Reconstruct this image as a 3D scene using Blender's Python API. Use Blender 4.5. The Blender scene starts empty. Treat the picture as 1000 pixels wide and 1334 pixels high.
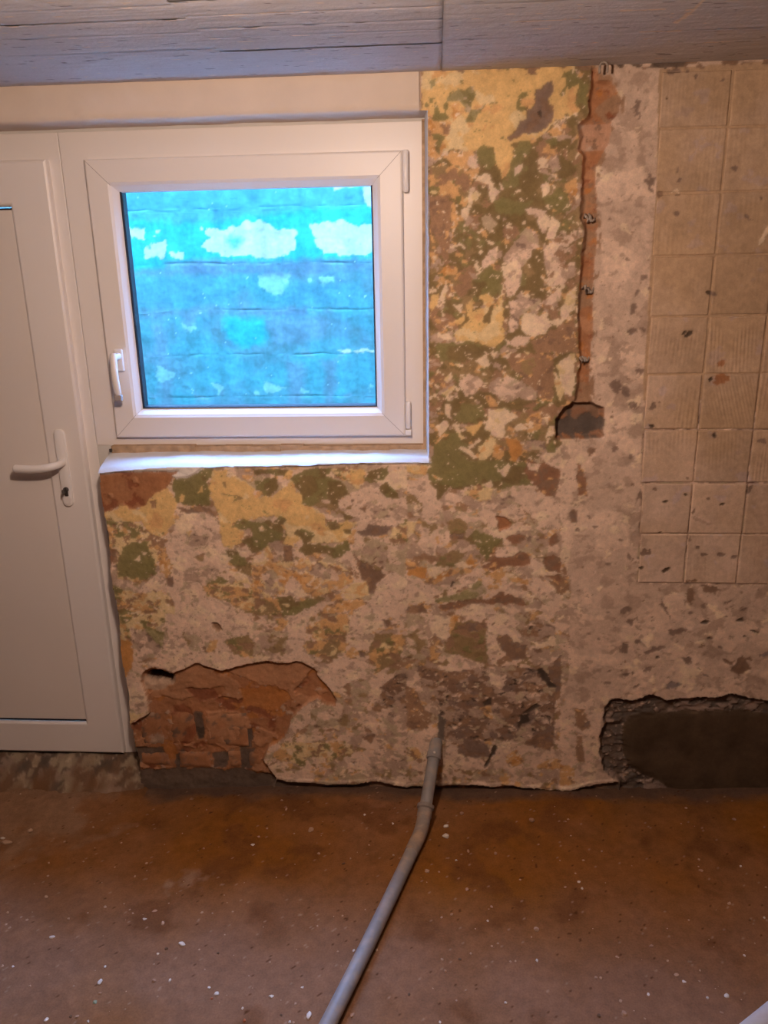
import bpy, bmesh, math, random
import numpy as np
from mathutils import Vector, Matrix

# ------------------------------------------------------------------ camera, sky, lamp, exposure
SC = bpy.context.scene
COL = SC.collection
CAM_POS = (0.0, -2.3, 1.68)
YAW, PITCH, ROLL = math.radians(3.943), math.radians(17.132), math.radians(-1.170)
FOCAL_PX = 1050.0


def make_camera():
    cd = bpy.data.cameras.new('camera')
    cd.sensor_fit = 'VERTICAL'
    cd.sensor_height = 24.0
    cd.lens = FOCAL_PX / 1334.0 * 24.0
    cd.clip_start = 0.02
    co = bpy.data.objects.new('camera', cd)
    COL.objects.link(co)
    fwd = Vector((0, math.cos(PITCH), -math.sin(PITCH)))
    right = Vector((1, 0, 0))
    up = right.cross(fwd)
    c, s = math.cos(ROLL), math.sin(ROLL)
    r2 = c * right + s * up
    u2 = -s * right + c * up
    m = Matrix((r2, u2, -fwd)).transposed().to_4x4()
    co.matrix_world = Matrix.Translation(CAM_POS) @ Matrix.Rotation(YAW, 4, 'Z') @ m
    SC.camera = co


make_camera()

SKY_COLOR = (0.21, 0.44, 1.0)
SKY_STRENGTH = 78.0
LAMP_POS = (-0.25, -1.35, 1.98)
LAMP_POWER = 54.0
LAMP_COLOR = (1.0, 0.73, 0.58)

world = bpy.data.worlds.new('overcast_sky')
SC.world = world
world.use_nodes = True
wn = world.node_tree.nodes['Background']
wn.inputs['Color'].default_value = (*SKY_COLOR, 1)
wn.inputs['Strength'].default_value = SKY_STRENGTH

pd = bpy.data.lights.new('sky_portal', 'AREA')
pd.shape = 'RECTANGLE'
pd.size, pd.size_y = 4.6, 1.0
pd.cycles.is_portal = True
po = bpy.data.objects.new('sky_portal', pd)
po.location = (-0.8, 0.8, 2.92)
COL.objects.link(po)

ld = bpy.data.lights.new('ceiling_bulb', 'POINT')
ld.energy = LAMP_POWER
ld.color = LAMP_COLOR
ld.shadow_soft_size = 0.04
lo = bpy.data.objects.new('ceiling_bulb', ld)
lo.location = LAMP_POS
COL.objects.link(lo)

SC.view_settings.view_transform = 'Standard'
SC.view_settings.look = 'None'
SC.view_settings.exposure = 0.0
SC.view_settings.gamma = 1.0
SC.view_settings.use_curve_mapping = False
SC.cycles.use_denoising = True
SC.cycles.max_bounces = 8
SC.cycles.diffuse_bounces = 5
SC.cycles.transparent_max_bounces = 8
SC.cycles.sample_clamp_indirect = 6.0

# ------------------------------------------------------------------ survey of the wall (millimetres on the plaster face: x, z)
PATCHES = [
    ('Y', [-37,2148,138,2148,234,2147,349,2150,355,2041,301,2021,279,1989,240,1979,193,1969,194,1933,179,1883,159,1904,150,1949,138,1964,98,1954,82,1950,42,1966,14,1956,-26,1939,-30,2012,-38,2052]),
    ('O', [-30,2063,-14,2048,2,2028,38,2030,41,2057,29,2068,61,2071,61,2049,34,2018,34,2000,14,1989,18,1967,10,1945,-22,1938,-28,2027]),
    ('OP', [10,1952,94,1954,110,1916,95,1883,58,1914,14,1919]),
    ('G', [-10,2066,0,2067,6,2048,18,2047,16,2062,27,2074,31,2061,24,2047,32,2036,14,2027,-10,2032]),
    ('GT', [29,2079,41,2097,92,2107,96,2081,85,2070,89,2056,104,2055,120,2067,108,2048,93,2027,75,2027,85,2045,65,2064,61,2078]),
    ('GT', [-20,2123,-2,2130,-6,2112,-18,2102]),
    ('G', [-19,2088,-10,2084,-12,2070,-20,2073]),
    ('G', [-18,1997,2,2004,22,1993,10,1975,6,1953,-6,1968,-2,1982]),
    ('M', [179,1988,204,2002,215,2020,230,2030,234,2052,245,2065,252,2094,274,2107,293,2112,294,2096,284,2068,292,2053,295,2032,282,2003,248,1990,216,1991,189,1977]),
    ('D', [257,2044,265,2047,266,2031,260,2033]),
    ('D', [224,2048,233,2060,234,2055]),
    ('G', [204,2070,213,2089,232,2096,229,2085,215,2077,214,2059,230,2055,218,2045,206,2049]),
    ('G', [314,2120,323,2133,350,2136,351,2108,333,2098,324,2074,312,2081,327,2102,328,2116]),
    ('G', [332,2112,351,2127,367,2106,382,2104,384,2025,350,2043,352,2061,360,2093,333,2089]),
    ('Y', [333,2096,358,2103,354,2068,345,2059,366,2040,336,2024]),
    ('N', [187,1888,202,1910,237,1946,240,1972,264,1957,270,1916,279,1886,281,1833,287,1795,84,1799,100,1826,132,1814,164,1847,155,1866,135,1897,171,1885]),
    ('G', [98,1950,114,1968,142,1964,150,1934,163,1911,171,1889,164,1862,143,1874,131,1905,110,1916]),
    ('G', [194,1933,209,1973,240,1975,249,1961,237,1943,218,1917,187,1892,181,1885]),
    ('N', [103,1875,131,1871,140,1848,132,1837,116,1841,103,1860]),
    ('C', [83,1864,103,1875,95,1849,92,1819,79,1815]),
    ('YC', [87,1845,103,1860,113,1849,100,1830]),
    ('C', [123,1905,139,1897,151,1867,164,1855,144,1829,136,1852,139,1874,115,1882,99,1883]),
    ('C', [200,1914,224,1922,219,1902,203,1895]),
    ('C', [204,1861,217,1863,217,1855,204,1854]),
    ('C', [225,1948,233,1942,228,1933]),
    ('C', [163,1878,176,1862,168,1859]),
    ('XOL', [-22,1920,10,1923,58,1918,95,1883,83,1849,75,1815,43,1839,-23,1856]),
    ('B', [-23,1852,34,1843,31,1801,-23,1802]),
    ('XR', [290,2007,355,2037,361,1906,363,1884,323,1881,266,1905,253,1957,268,1975]),
    ('G', [304,1848,324,1862,345,1839,350,1809,319,1794,277,1833]),
    ('C', [272,1867,295,1874,296,1855,281,1837]),
    ('N', [276,1975,303,1985,319,1966,300,1952]),
    ('N', [335,1958,358,1976,361,1925,341,1925]),
    ('M2', [289,1923,313,1937,322,1907,302,1896]),
    ('O', [331,1870,363,1880,365,1839,340,1847]),
    ('P', [229,1815,286,1799,295,1795,242,1796]),
    ('B', [-19,1840,43,1839,39,1781,29,1671,14,1691,0,1735,-21,1763]),
    ('O', [41,1839,59,1792,43,1742,39,1770]),
    ('O', [-21,1710,0,1708,2,1692,-15,1672]),
    ('O', [2,1652,27,1671,58,1667,52,1647,19,1643]),
    ('O', [-21,1767,-4,1729,-20,1740]),
    ('C', [65,1815,83,1823,84,1803,76,1782,63,1796]),
    ('T', [116,1795,141,1796,162,1775,142,1754,121,1775]),
    ('P', [118,1669,138,1709,163,1718,159,1681,127,1661]),
    ('M2', [176,1684,207,1735,239,1763,268,1745,273,1718,250,1671,230,1663,193,1664]),
    ('P', [168,1664,225,1691,231,1639,223,1607,195,1579,185,1632]),
    ('P', [229,1815,286,1803,299,1779,288,1752,268,1761,271,1791,242,1800]),
    ('C', [303,1794,328,1775,313,1736,291,1733]),
    ('XG', [285,1725,313,1732,369,1755,376,1613,302,1614,291,1678]),
    ('G', [98,1634,143,1669,177,1652,178,1600,162,1584,120,1577,98,1601]),
    ('Y', [51,1487,87,1528,78,1569,95,1579,99,1552,128,1564,117,1589,144,1599,157,1580,158,1564,180,1594,184,1506,189,1476,160,1446,117,1467,57,1472]),
    ('N', [123,1523,141,1560,154,1564,146,1519,129,1513]),
    ('Y', [46,1524,74,1544,78,1528,57,1511]),
    ('C', [15,1485,32,1495,47,1478,23,1468]),
    ('Y', [-19,1595,3,1600,-2,1570,-19,1546]),
    ('C', [5,1583,23,1633,28,1607,15,1573]),
    ('M2', [197,1579,228,1587,283,1578,292,1549,254,1550,230,1534,222,1497,197,1489]),
    ('C', [228,1530,246,1546,267,1543,284,1529,301,1543,310,1516,319,1504,295,1481,265,1479,235,1492]),
    ('C', [297,1516,310,1512,332,1499,352,1520,379,1564,376,1613,349,1581,345,1565,338,1548,339,1524]),
    ('P', [287,1566,303,1582,327,1605,340,1597,337,1573,308,1561]),
    ('C', [297,1622,329,1653,330,1641,306,1614]),
    ('C', [259,1607,267,1611,267,1600,260,1600]),
    ('N', [230,1659,265,1710,286,1702,284,1646,295,1590,261,1599,227,1615]),
    ('B', [257,1463,323,1495,364,1519,379,1556,385,1432,279,1433]),
    ('G', [294,1818,350,1820,350,1805,319,1798,294,1810]),
    ('G', [2,1458,45,1466,109,1465,152,1441,131,1435,2,1437]),
    ('P', [194,1459,223,1480,257,1475,249,1454,215,1451]),
    ('C', [150,1430,169,1441,161,1418]),
    ('G', [-11,1424,40,1466,100,1465,156,1441,101,1414,45,1406]),
    ('B', [190,1434,326,1432,331,1304,288,1304,235,1370,200,1404]),
    ('K', [217,1404,271,1420,277,1386,252,1372]),
    ('C', [105,1414,139,1433,148,1401,131,1392]),
    ('C', [49,1406,84,1401,62,1393]),
    ('C', [182,1421,211,1440,199,1417]),
    ('C', [233,1440,258,1435,254,1427]),
    ('C', [216,1421,229,1434,231,1421]),
    ('P', [61,1350,93,1380,132,1349,102,1323,80,1308]),
    ('P', [162,1340,184,1353,200,1374,240,1348,240,1322,184,1318]),
    ('M2', [240,1348,283,1330,284,1300,219,1313,176,1307,141,1340]),
    ('C', [336,1398,368,1430,385,1427,386,1333,378,1308,361,1316,345,1347]),
    ('YC', [328,1377,347,1351,361,1325,349,1295,335,1325]),
    ('N', [172,1305,220,1292,272,1278,238,1265,190,1283]),
    ('G', [46,1249,72,1293,129,1288,142,1252,116,1235,59,1240]),
    ('C', [17,1363,41,1383,45,1372,28,1348]),
    ('C', [17,1324,50,1348,48,1333,28,1313]),
    ('C', [-3,1231,28,1249,37,1226,11,1200]),
    ('C', [24,1293,41,1295,37,1253,24,1262]),
    ('C', [42,1231,64,1235,68,1199,88,1195,64,1186]),
    ('Y', [77,1226,134,1237,104,1199]),
    ('C', [144,1275,194,1279,236,1256,195,1230,196,1194,161,1199,141,1221]),
    ('O', [137,1319,163,1310,177,1283,146,1283]),
    ('O', [264,1260,298,1270,298,1225,261,1207,244,1216]),
    ('C', [222,1221,239,1236,259,1220,231,1211]),
    ('C', [299,1251,315,1255,317,1224]),
    ('O', [161,1176,201,1162,185,1128,160,1140]),
    ('OD', [201,1194,240,1180,244,1144,225,1120,206,1149]),
    ('YC', [122,1172,152,1196,170,1190,153,1140,120,1126]),
    ('G', [-7,1177,55,1215,82,1154,114,1126,207,1117,260,1116,280,1061,209,1040,159,1066,70,1038,-16,1057,-34,1099,-16,1131]),
    ('C', [58,1168,82,1172,111,1140,111,1130]),
    ('YC', [-16,1085,15,1071,2,1065,-16,1072]),
    ('C', [190,1094,216,1112,210,1084,188,1077]),
    ('C', [101,1045,115,1054,122,1033,99,1033]),
    ('C', [133,1052,164,1066,159,1047,142,1040]),
    ('BR', [264,1116,313,1121,349,1088,351,1056,325,1033,280,1061]),
    ('P', [290,1139,355,1170,398,1175,405,1033,347,1033,354,1088,309,1118]),
    ('C', [317,1229,335,1229,332,1198,312,1193]),
    ('G', [313,1171,332,1189,340,1148,318,1146]),
    ('M2', [266,1193,311,1180,312,1153,276,1157]),
    ('R', [-1017,1093,-938,1102,-773,1102,-812,1045,-857,1021,-884,991,-924,974,-966,987,-1035,952]),
    ('Y', [-1035,955,-966,987,-924,974,-884,991,-857,1021,-811,1049,-788,996,-805,923,-856,890,-884,908,-904,937,-963,932,-1005,947,-1035,937]),
    ('XYG', [-1029,945,-963,935,-909,935,-880,898,-855,858,-874,766,-937,735,-1008,755,-994,837,-1030,857]),
    ('G', [-967,857,-926,873,-889,858,-872,787,-910,750,-998,760,-992,812]),
    ('B', [-871,1004,-849,1006,-854,979,-868,982]),
    ('C', [-944,812,-921,833,-924,809]),
    ('C', [-914,842,-895,836,-907,828]),
    ('BR', [-1033,857,-995,847,-1018,794,-1033,817]),
    ('M2', [-1029,791,-998,796,-1003,755,-1031,734]),
    ('G', [-800,1045,-790,1073,-761,1085,-698,1106,-664,1101,-668,1078,-692,1068,-681,1035,-688,991,-760,991,-788,1001]),
    ('Y', [-778,1016,-771,1024,-762,1021,-767,1001,-778,1000]),
    ('Y', [-721,1030,-704,1049,-704,1032]),
    ('Y', [-662,1097,-626,1101,-626,1082,-593,1077,-549,1044,-551,945,-608,943,-619,923,-582,903,-599,868,-634,851,-661,868,-660,947,-678,1015,-681,1059]),
    ('N', [-639,1063,-629,1063,-631,1044,-639,1047]),
    ('K', [-648,1029,-607,1024,-584,1013,-618,999,-602,1018]),
    ('BM', [-787,982,-742,982,-722,991,-665,972,-671,955,-706,967,-749,956,-774,967]),
    ('P', [-815,898,-773,960,-701,965,-663,938,-660,858,-669,828,-639,818,-661,777,-694,767,-684,736,-741,731,-727,689,-672,674,-626,632,-824,631,-841,709,-818,787,-837,817,-827,868]),
    ('C', [-794,942,-773,957,-747,928,-769,903,-797,903]),
    ('M2', [-781,870,-740,900,-703,888,-715,861,-754,855]),
    ('M2', [-826,787,-780,779,-701,798,-682,767,-735,741,-803,743]),
    ('M2', [-705,918,-670,913,-671,896]),
    ('YC', [-768,908,-749,913,-760,888]),
    ('M', [-826,853,-804,838,-814,828]),
    ('K', [-752,823,-717,838,-724,808]),
    ('BM', [-842,751,-821,756,-825,720,-844,725]),
    ('O', [-863,827,-831,858,-826,787,-841,756,-861,776]),
    ('P', [-833,858,-800,880,-785,858,-806,810,-835,817]),
    ('P', [-928,724,-867,769,-845,746,-855,712,-943,702]),
    ('P', [-854,888,-821,904,-818,893,-848,875]),
    ('B', [-884,903,-852,888,-829,878,-852,838,-879,858]),
    ('G', [-623,923,-603,944,-556,939,-558,916,-591,913]),
    ('G', [-601,878,-559,894,-563,838,-581,858]),
    ('N', [-651,848,-620,846,-568,798,-572,750,-602,767,-642,813]),
    ('C', [-669,833,-627,823,-647,810]),
    ('G', [-721,736,-665,759,-650,742,-688,714]),
    ('OYB', [-736,731,-672,734,-628,737,-586,721,-566,727,-568,693,-671,682,-720,689]),
    ('G', [-619,690,-573,697,-574,674,-604,669]),
    ('C', [-640,777,-592,770,-577,734,-618,737]),
    ('XYG', [-1028,734,-950,701,-865,709,-829,683,-824,625,-1032,623]),
    ('G', [-1024,645,-996,653,-977,624,-1029,623]),
    ('OYB', [-671,684,-568,690,-572,633,-625,653]),
    ('G', [-545,1103,-476,1103,-434,1101,-454,1079,-509,1090,-546,1084]),
    ('G', [-547,1068,-477,1078,-474,1044,-504,1014,-540,1039]),
    ('Y', [-556,1015,-490,1019,-456,1044,-431,1077,-426,1044,-400,1015,-403,994,-376,981,-335,962,-336,928,-266,940,-245,938,-258,904,-287,874,-372,867,-404,889,-438,861,-471,869,-455,903,-462,947,-494,962,-561,945]),
    ('Y', [-464,1068,-434,1101,-426,1096,-431,1072]),
    ('G', [-434,1072,-393,1103,-315,1106,-325,1077,-289,1067,-267,1034,-291,1005,-302,965,-329,980,-347,1001,-380,989,-407,1000,-401,1025,-419,1049]),
    ('N', [-326,1063,-289,1067,-261,1028,-294,1001,-302,965,-347,991,-328,1015]),
    ('P', [-347,1008,-319,1005,-319,993,-343,996]),
    ('OYB', [-313,1100,-260,1102,-213,1100,-214,1067,-235,1039,-266,1058,-298,1077]),
    ('Y', [-256,1095,-213,1100,-218,1072,-252,1069]),
    ('G', [-216,1067,-197,1095,-147,1111,-146,1076,-198,1057]),
    ('C', [-193,1072,-157,1067,-133,1095,-88,1104,-89,1043,-134,1034,-166,1062]),
    ('G', [-178,1043,-148,1064,-116,1029,-112,1010,-144,1008]),
    ('G', [-561,938,-504,944,-501,918,-475,958,-457,947,-468,923,-453,898,-465,879,-504,874,-534,844,-568,832]),
    ('C', [-541,918,-529,928,-521,909,-539,907]),
    ('G', [-428,913,-397,918,-370,894,-395,869,-353,864,-306,859,-268,882,-263,849,-312,822,-354,839,-407,828,-427,844,-404,874,-431,899]),
    ('N', [-331,938,-303,940,-290,918,-323,912]),
    ('N', [-282,913,-255,916,-261,900,-276,898]),
    ('P', [-296,1001,-263,1024,-226,1043,-198,1050,-153,1010,-89,1015,-90,943,-136,923,-229,909,-220,845,-260,820,-253,739,-261,794,-312,814,-260,835,-249,889,-233,948,-270,965,-288,977]),
    ('N', [-286,965,-244,953,-275,940]),
    ('K', [-274,977,-252,998,-255,977]),
    ('M2', [-232,977,-213,1003,-154,991,-138,948,-201,950]),
    ('M', [-239,909,-201,926,-134,923,-151,898,-202,888,-230,893]),
    ('BM', [-232,981,-209,996,-216,967]),
    ('XT', [-230,884,-146,892,-91,870,-92,760,-148,780,-173,709,-216,708,-234,759,-250,830,-222,845]),
    ('XYG', [-144,884,-136,919,-90,945,-91,867,-137,867]),
    ('BM', [-253,832,-223,810,-162,770,-176,698,-211,701,-233,764]),
    ('P', [-180,739,-139,783,-92,750,-93,632,-276,630,-217,672]),
    ('P', [-151,860,-119,865,-129,820,-148,795]),
    ('OX', [-569,823,-514,861,-498,809,-373,829,-308,799,-261,779,-258,744,-341,702,-399,686,-475,701,-579,683]),
    ('C', [-564,826,-515,844,-526,813,-566,802]),
    ('O', [-566,793,-480,799,-349,738,-388,707,-473,737,-540,758,-572,706]),
    ('M2', [-544,768,-504,786,-490,748,-528,714]),
    ('M2', [-400,769,-365,807,-295,772,-310,746,-367,759]),
    ('P', [-474,727,-448,769,-430,743,-401,697,-428,690]),
    ('YC', [-297,713,-263,739,-220,744,-209,698,-255,685,-288,690]),
    ('BM', [-471,859,-443,859,-441,814,-470,804]),
    ('G', [-498,691,-452,696,-443,676,-384,692,-343,692,-391,658,-450,629,-492,628]),
    ('C', [-487,670,-458,665,-466,656]),
    ('P', [-421,634,-356,677,-310,687,-323,664,-382,629]),
    ('O', [-345,664,-235,693,-215,672,-285,641,-368,629]),
    ('XOL', [-574,683,-496,686,-489,628,-577,627]),
    ('G', [-29,1122,180,1128,252,1103,284,1052,226,1052,182,1033,155,1047,61,1045,2,1041,-30,1066]),
    ('Y', [-90,1114,-33,1112,-33,1080,-61,1084,-90,1098]),
    ('BR', [260,1126,313,1112,358,1100,344,1014,317,1019,284,1056,257,1089]),
    ('P', [260,1116,300,1116,292,1093,270,1098]),
    ('N', [-30,1062,38,1052,34,1033,2,1005]),
    ('P', [-91,1067,-34,1062,-5,1033,2,967,-21,926,-48,948,-44,1005,-91,1034]),
    ('P', [13,986,34,1033,77,1014,47,984]),
    ('YC', [-18,1084,15,1071,2,1065]),
    ('C', [183,1094,207,1117,216,1107,199,1075]),
    ('P', [54,950,79,967,105,948,91,932]),
    ('C', [99,1052,120,1047,122,1024,101,1032]),
    ('C', [137,1052,160,1067,165,1047,142,1042]),
    ('OYB', [79,1029,123,1057,166,1038,156,1007,129,1004]),
    ('M2', [138,986,182,1024,227,1042,264,1000,229,976,166,962]),
    ('P', [185,1028,227,1048,299,1028,306,1014,364,1005,368,919,312,919,274,962,246,991,218,1019,192,1014]),
    ('P', [179,972,228,991,265,962,239,938,225,948]),
    ('P', [139,919,171,930,185,907,221,912,239,941,291,914,244,905,213,884,149,899]),
    ('G', [82,885,112,912,149,900,195,885,168,848,146,814,127,851,110,865]),
    ('K', [23,938,70,950,91,924,80,890,43,894]),
    ('BM', [39,899,80,904,76,885,48,880]),
    ('BR', [204,885,240,901,270,885,241,865]),
    ('P', [-67,870,-35,895,0,880,-3,830,-40,840]),
    ('P', [31,855,64,875,44,818]),
    ('K', [-5,826,48,846,88,841,53,791,-3,798]),
    ('OD', [-94,790,-31,796,-31,755,-94,770]),
    ('O', [-47,740,-26,763,60,791,60,771,-7,736]),
    ('O', [74,796,104,842,116,781,95,759]),
    ('C', [51,801,76,813,97,796,63,790]),
    ('C', [-31,791,9,796,10,771,-21,759]),
    ('P', [-94,760,-50,755,-36,734,40,735,95,771,132,809,139,781,110,739,2,709,-64,666,-95,673]),
    ('D', [40,731,49,746,54,741,44,725]),
    ('O', [167,772,178,801,197,817,209,782,188,754]),
    ('O', [206,777,276,752,277,736,230,747]),
    ('C', [206,777,234,772,230,759,209,764]),
    ('BR', [140,791,169,821,205,841,269,841,285,807,234,792,215,802,169,779]),
    ('BR', [320,822,347,839,370,822,374,743,326,772]),
    ('BR', [333,883,353,905,364,876,337,860]),
    ('M2', [267,890,308,895,305,861,273,856]),
    ('GT', [-7,689,68,710,133,751,154,711,106,684,2,677]),
    ('BR', [2,661,68,685,153,686,189,709,274,689,265,669,190,676,115,664,16,647]),
    ('P', [277,724,290,767,341,747,373,702,359,654,306,694]),
    ('P', [177,841,204,862,252,863,233,830,182,825]),
    ('C', [278,775,316,792,372,773,290,770]),
    ('P', [59,649,96,666,162,673,191,640,163,634,49,633]),
    ('BM', [-93,663,-41,669,-31,638,-93,637]),
    ('YC', [-90,938,-62,938,-67,899,-90,889]),
    ('XYG', [-1029,629,-834,630,-862,598,-919,576,-979,581,-983,499,-1032,388,-1029,521]),
    ('OD', [-1019,548,-980,532,-987,444,-1029,388,-1033,504]),
    ('M2', [-982,581,-886,560,-857,593,-867,539,-915,473,-971,475]),
    ('GT', [-939,576,-889,582,-870,571,-885,517,-913,544]),
    ('P', [-859,630,-705,632,-666,563,-585,510,-589,455,-701,433,-759,464,-855,417,-903,445,-964,447,-916,462,-876,512,-859,577]),
    ('XT', [-810,567,-751,556,-736,497,-796,502]),
    ('XOL', [-683,536,-602,563,-581,537,-585,477,-646,493]),
    ('P', [-715,632,-577,633,-582,564,-657,552,-679,584]),
    ('OYB', [-741,502,-722,546,-700,541,-711,500]),
    ('P', [-1022,388,-977,466,-949,439,-958,383,-949,272,-1025,226,-1038,319]),
    ('YC', [-1030,297,-1004,268,-967,275,-1025,226]),
    ('P', [-486,511,-474,591,-431,626,-392,637,-417,555,-426,512,-375,453,-331,445,-281,399,-334,359,-349,370,-382,422,-424,464,-489,463,-538,472,-589,462,-587,483,-557,491,-492,489]),
    ('XT', [-585,553,-531,580,-471,565,-485,495,-546,505,-590,483]),
    ('OYB', [-411,587,-344,624,-280,638,-275,572,-376,542]),
    ('OYB', [-510,618,-468,613,-493,573]),
    ('XOL', [-426,528,-361,550,-287,572,-290,503,-350,480,-413,496]),
    ('O', [-292,497,-270,522,-241,498,-266,468]),
    ('M', [-246,503,-228,509,-231,487,-244,487]),
    ('P', [-280,635,-141,637,-176,589,-259,549,-270,594]),
    ('M', [-170,616,-144,613,-156,588]),
    ('XOL', [-191,568,-92,564,-115,478,-204,427,-221,503]),
    ('P', [-341,459,-290,489,-198,455,-204,427,-283,402]),
    ('M2', [-393,490,-359,480,-375,464]),
    ('P', [-214,411,-132,437,-143,396,-185,367,-196,314,-226,333,-276,332,-276,394]),
    ('T', [-278,399,-214,406,-221,322,-276,316]),
    ('XT', [-418,285,-345,334,-272,288,-289,230,-360,229,-416,225]),
    ('P', [-478,249,-432,302,-404,322,-415,251,-452,213]),
    ('P', [-463,204,-417,199,-369,194,-413,167,-454,174]),
    ('C', [-347,229,-318,237,-319,217]),
    ('P', [-257,288,-202,277,-196,203,-248,242]),
    ('BM', [-250,191,-204,209,-220,168]),
    ('M2', [-187,300,-94,319,-96,200,-158,198]),
    ('XMD', [-185,379,-95,451,-97,302,-171,312]),
    ('XYG', [-506,168,-301,178,-274,138,-355,98,-459,83,-553,111,-584,72]),
    ('OYB', [-550,117,-506,165,-490,121,-531,94]),
    ('C', [-504,150,-484,145,-471,95]),
    ('P', [-439,111,-374,121,-366,95,-433,84]),
    ('P', [-552,78,-530,103,-509,67,-558,66]),
    ('P', [-277,135,-185,152,-189,75,-304,72]),
    ('M2', [-226,121,-99,130,-99,77,-222,74]),
    ('T', [-96,637,-27,632,-46,580,-84,564,-96,572]),
    ('XT', [-96,564,-36,575,-22,490,-95,478]),
    ('P', [-29,635,47,628,45,586,26,546,-17,570]),
    ('O', [42,638,66,628,59,597,40,552,38,591]),
    ('OX', [-22,533,-8,570,21,533,2,469,-25,468]),
    ('K', [57,607,97,614,156,608,150,582,155,535,159,465,89,485,50,500,19,506,45,576]),
    ('BM', [59,592,97,608,156,608,150,587,98,571]),
    ('P', [153,639,238,640,253,609,230,572,187,561,200,493,173,463,155,514,158,582]),
    ('P', [38,491,55,504,108,475,161,465,123,453,38,439]),
    ('C', [225,562,245,570,262,547,241,537]),
    ('XT', [238,640,285,640,282,594,249,583]),
    ('XMD', [258,588,313,625,361,595,363,563,317,537,269,557]),
    ('BM', [183,556,221,572,241,546,279,531,277,488,238,483,213,509]),
    ('C', [264,562,317,537,358,569,371,537,317,529]),
    ('BM', [348,463,387,501,393,352,372,355]),
    ('XM', [279,520,350,527,362,468,300,467]),
    ('XMD', [-66,462,41,437,157,454,233,464,339,446,375,377,382,170,280,185,201,192,72,175,22,185,2,337,-52,381]),
    ('P', [157,438,196,428,227,434,206,382,167,395]),
    ('B', [-99,380,-67,378,-56,325,-15,287,-28,233,-100,220]),
    ('O', [137,312,171,319,182,265,150,290]),
    ('D', [143,331,171,346,171,324,149,316]),
    ('D', [192,360,221,371,202,357]),
    ('D', [256,241,267,286,294,292,297,262]),
    ('D', [314,333,330,321,287,295,260,281]),
    ('D', [309,452,330,457,377,387,351,390]),
    ('D', [345,288,367,283,361,260]),
    ('P', [-101,211,-28,231,-16,167,-48,111,-101,153]),
    ('XYG', [-101,159,-63,160,-43,120,-99,107]),
    ('P', [30,168,62,171,70,140,143,124,163,84,27,80]),
    ('P', [189,168,241,191,330,169,380,158,402,167,405,89,343,94,283,87,183,84,168,125]),
    ('O', [220,126,261,163,285,113,243,86]),
    ('O', [323,102,381,130,404,124,405,89,328,88]),
    ('M', [67,163,102,194,164,172,180,131,123,122,70,140]),
    ('BM', [280,185,369,255,368,155,330,166]),
    ('D', [153,89,172,136,187,171,197,160,178,125,161,89]),
    ('DG', [2,287,24,270,25,185,2,190]),
    ('XT', [357,1098,407,1121,433,1073,424,1019,385,989,361,1007]),
    ('P', [352,1215,410,1180,430,1121,417,1037,402,877,394,788,369,826]),
    ('BR', [403,1121,426,1097,435,1019,410,1019]),
    ('BM', [389,970,412,976,411,933,393,936]),
    ('P', [393,294,490,353,523,311,522,120,514,29,405,11]),
    ('O', [401,102,446,103,449,35,404,26]),
    ('B', [436,317,467,310,489,252,465,230,445,252]),
    ('B', [447,222,466,208,477,119,452,118]),
]
CLAY_MARKS = [
    ('RL', [-859,399,-786,441,-726,434,-716,376,-765,341,-844,314,-904,330,-944,321,-950,342]),
    ('RL', [-767,273,-663,275,-619,241,-625,154,-705,125,-764,168]),
    ('RL', [-682,426,-574,453,-439,463,-396,439,-459,363,-579,378]),
    ('RG', [-963,397,-913,398,-868,382,-902,352,-956,355]),
    ('RD', [-869,297,-816,289,-796,246,-812,158,-861,140,-879,201]),
    ('RD', [-825,357,-733,359,-720,325,-783,307]),
    ('RO', [-924,138,-876,148,-874,86,-918,85]),
    ('RO', [-641,360,-519,379,-476,329,-540,277,-630,301]),
    ('MD', [-806,272,-775,273,-776,168,-804,158]),
    ('D', [-803,211,-772,212,-772,168,-804,167]),
    ('MD', [-641,210,-614,206,-619,136,-642,136]),
    ('MD', [-757,115,-694,117,-711,58,-754,57]),
    ('MD', [-662,135,-611,132,-624,56,-663,59]),
    ('MD', [-1019,136,-925,134,-914,85,-1019,73]),
    ('MD', [-884,103,-854,131,-834,96,-854,50,-886,40]),
    ('MD', [-1046,41,-902,47,-798,56,-648,55,-578,43,-524,22,-494,5,-499,-97,-1064,-113]),
]
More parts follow.
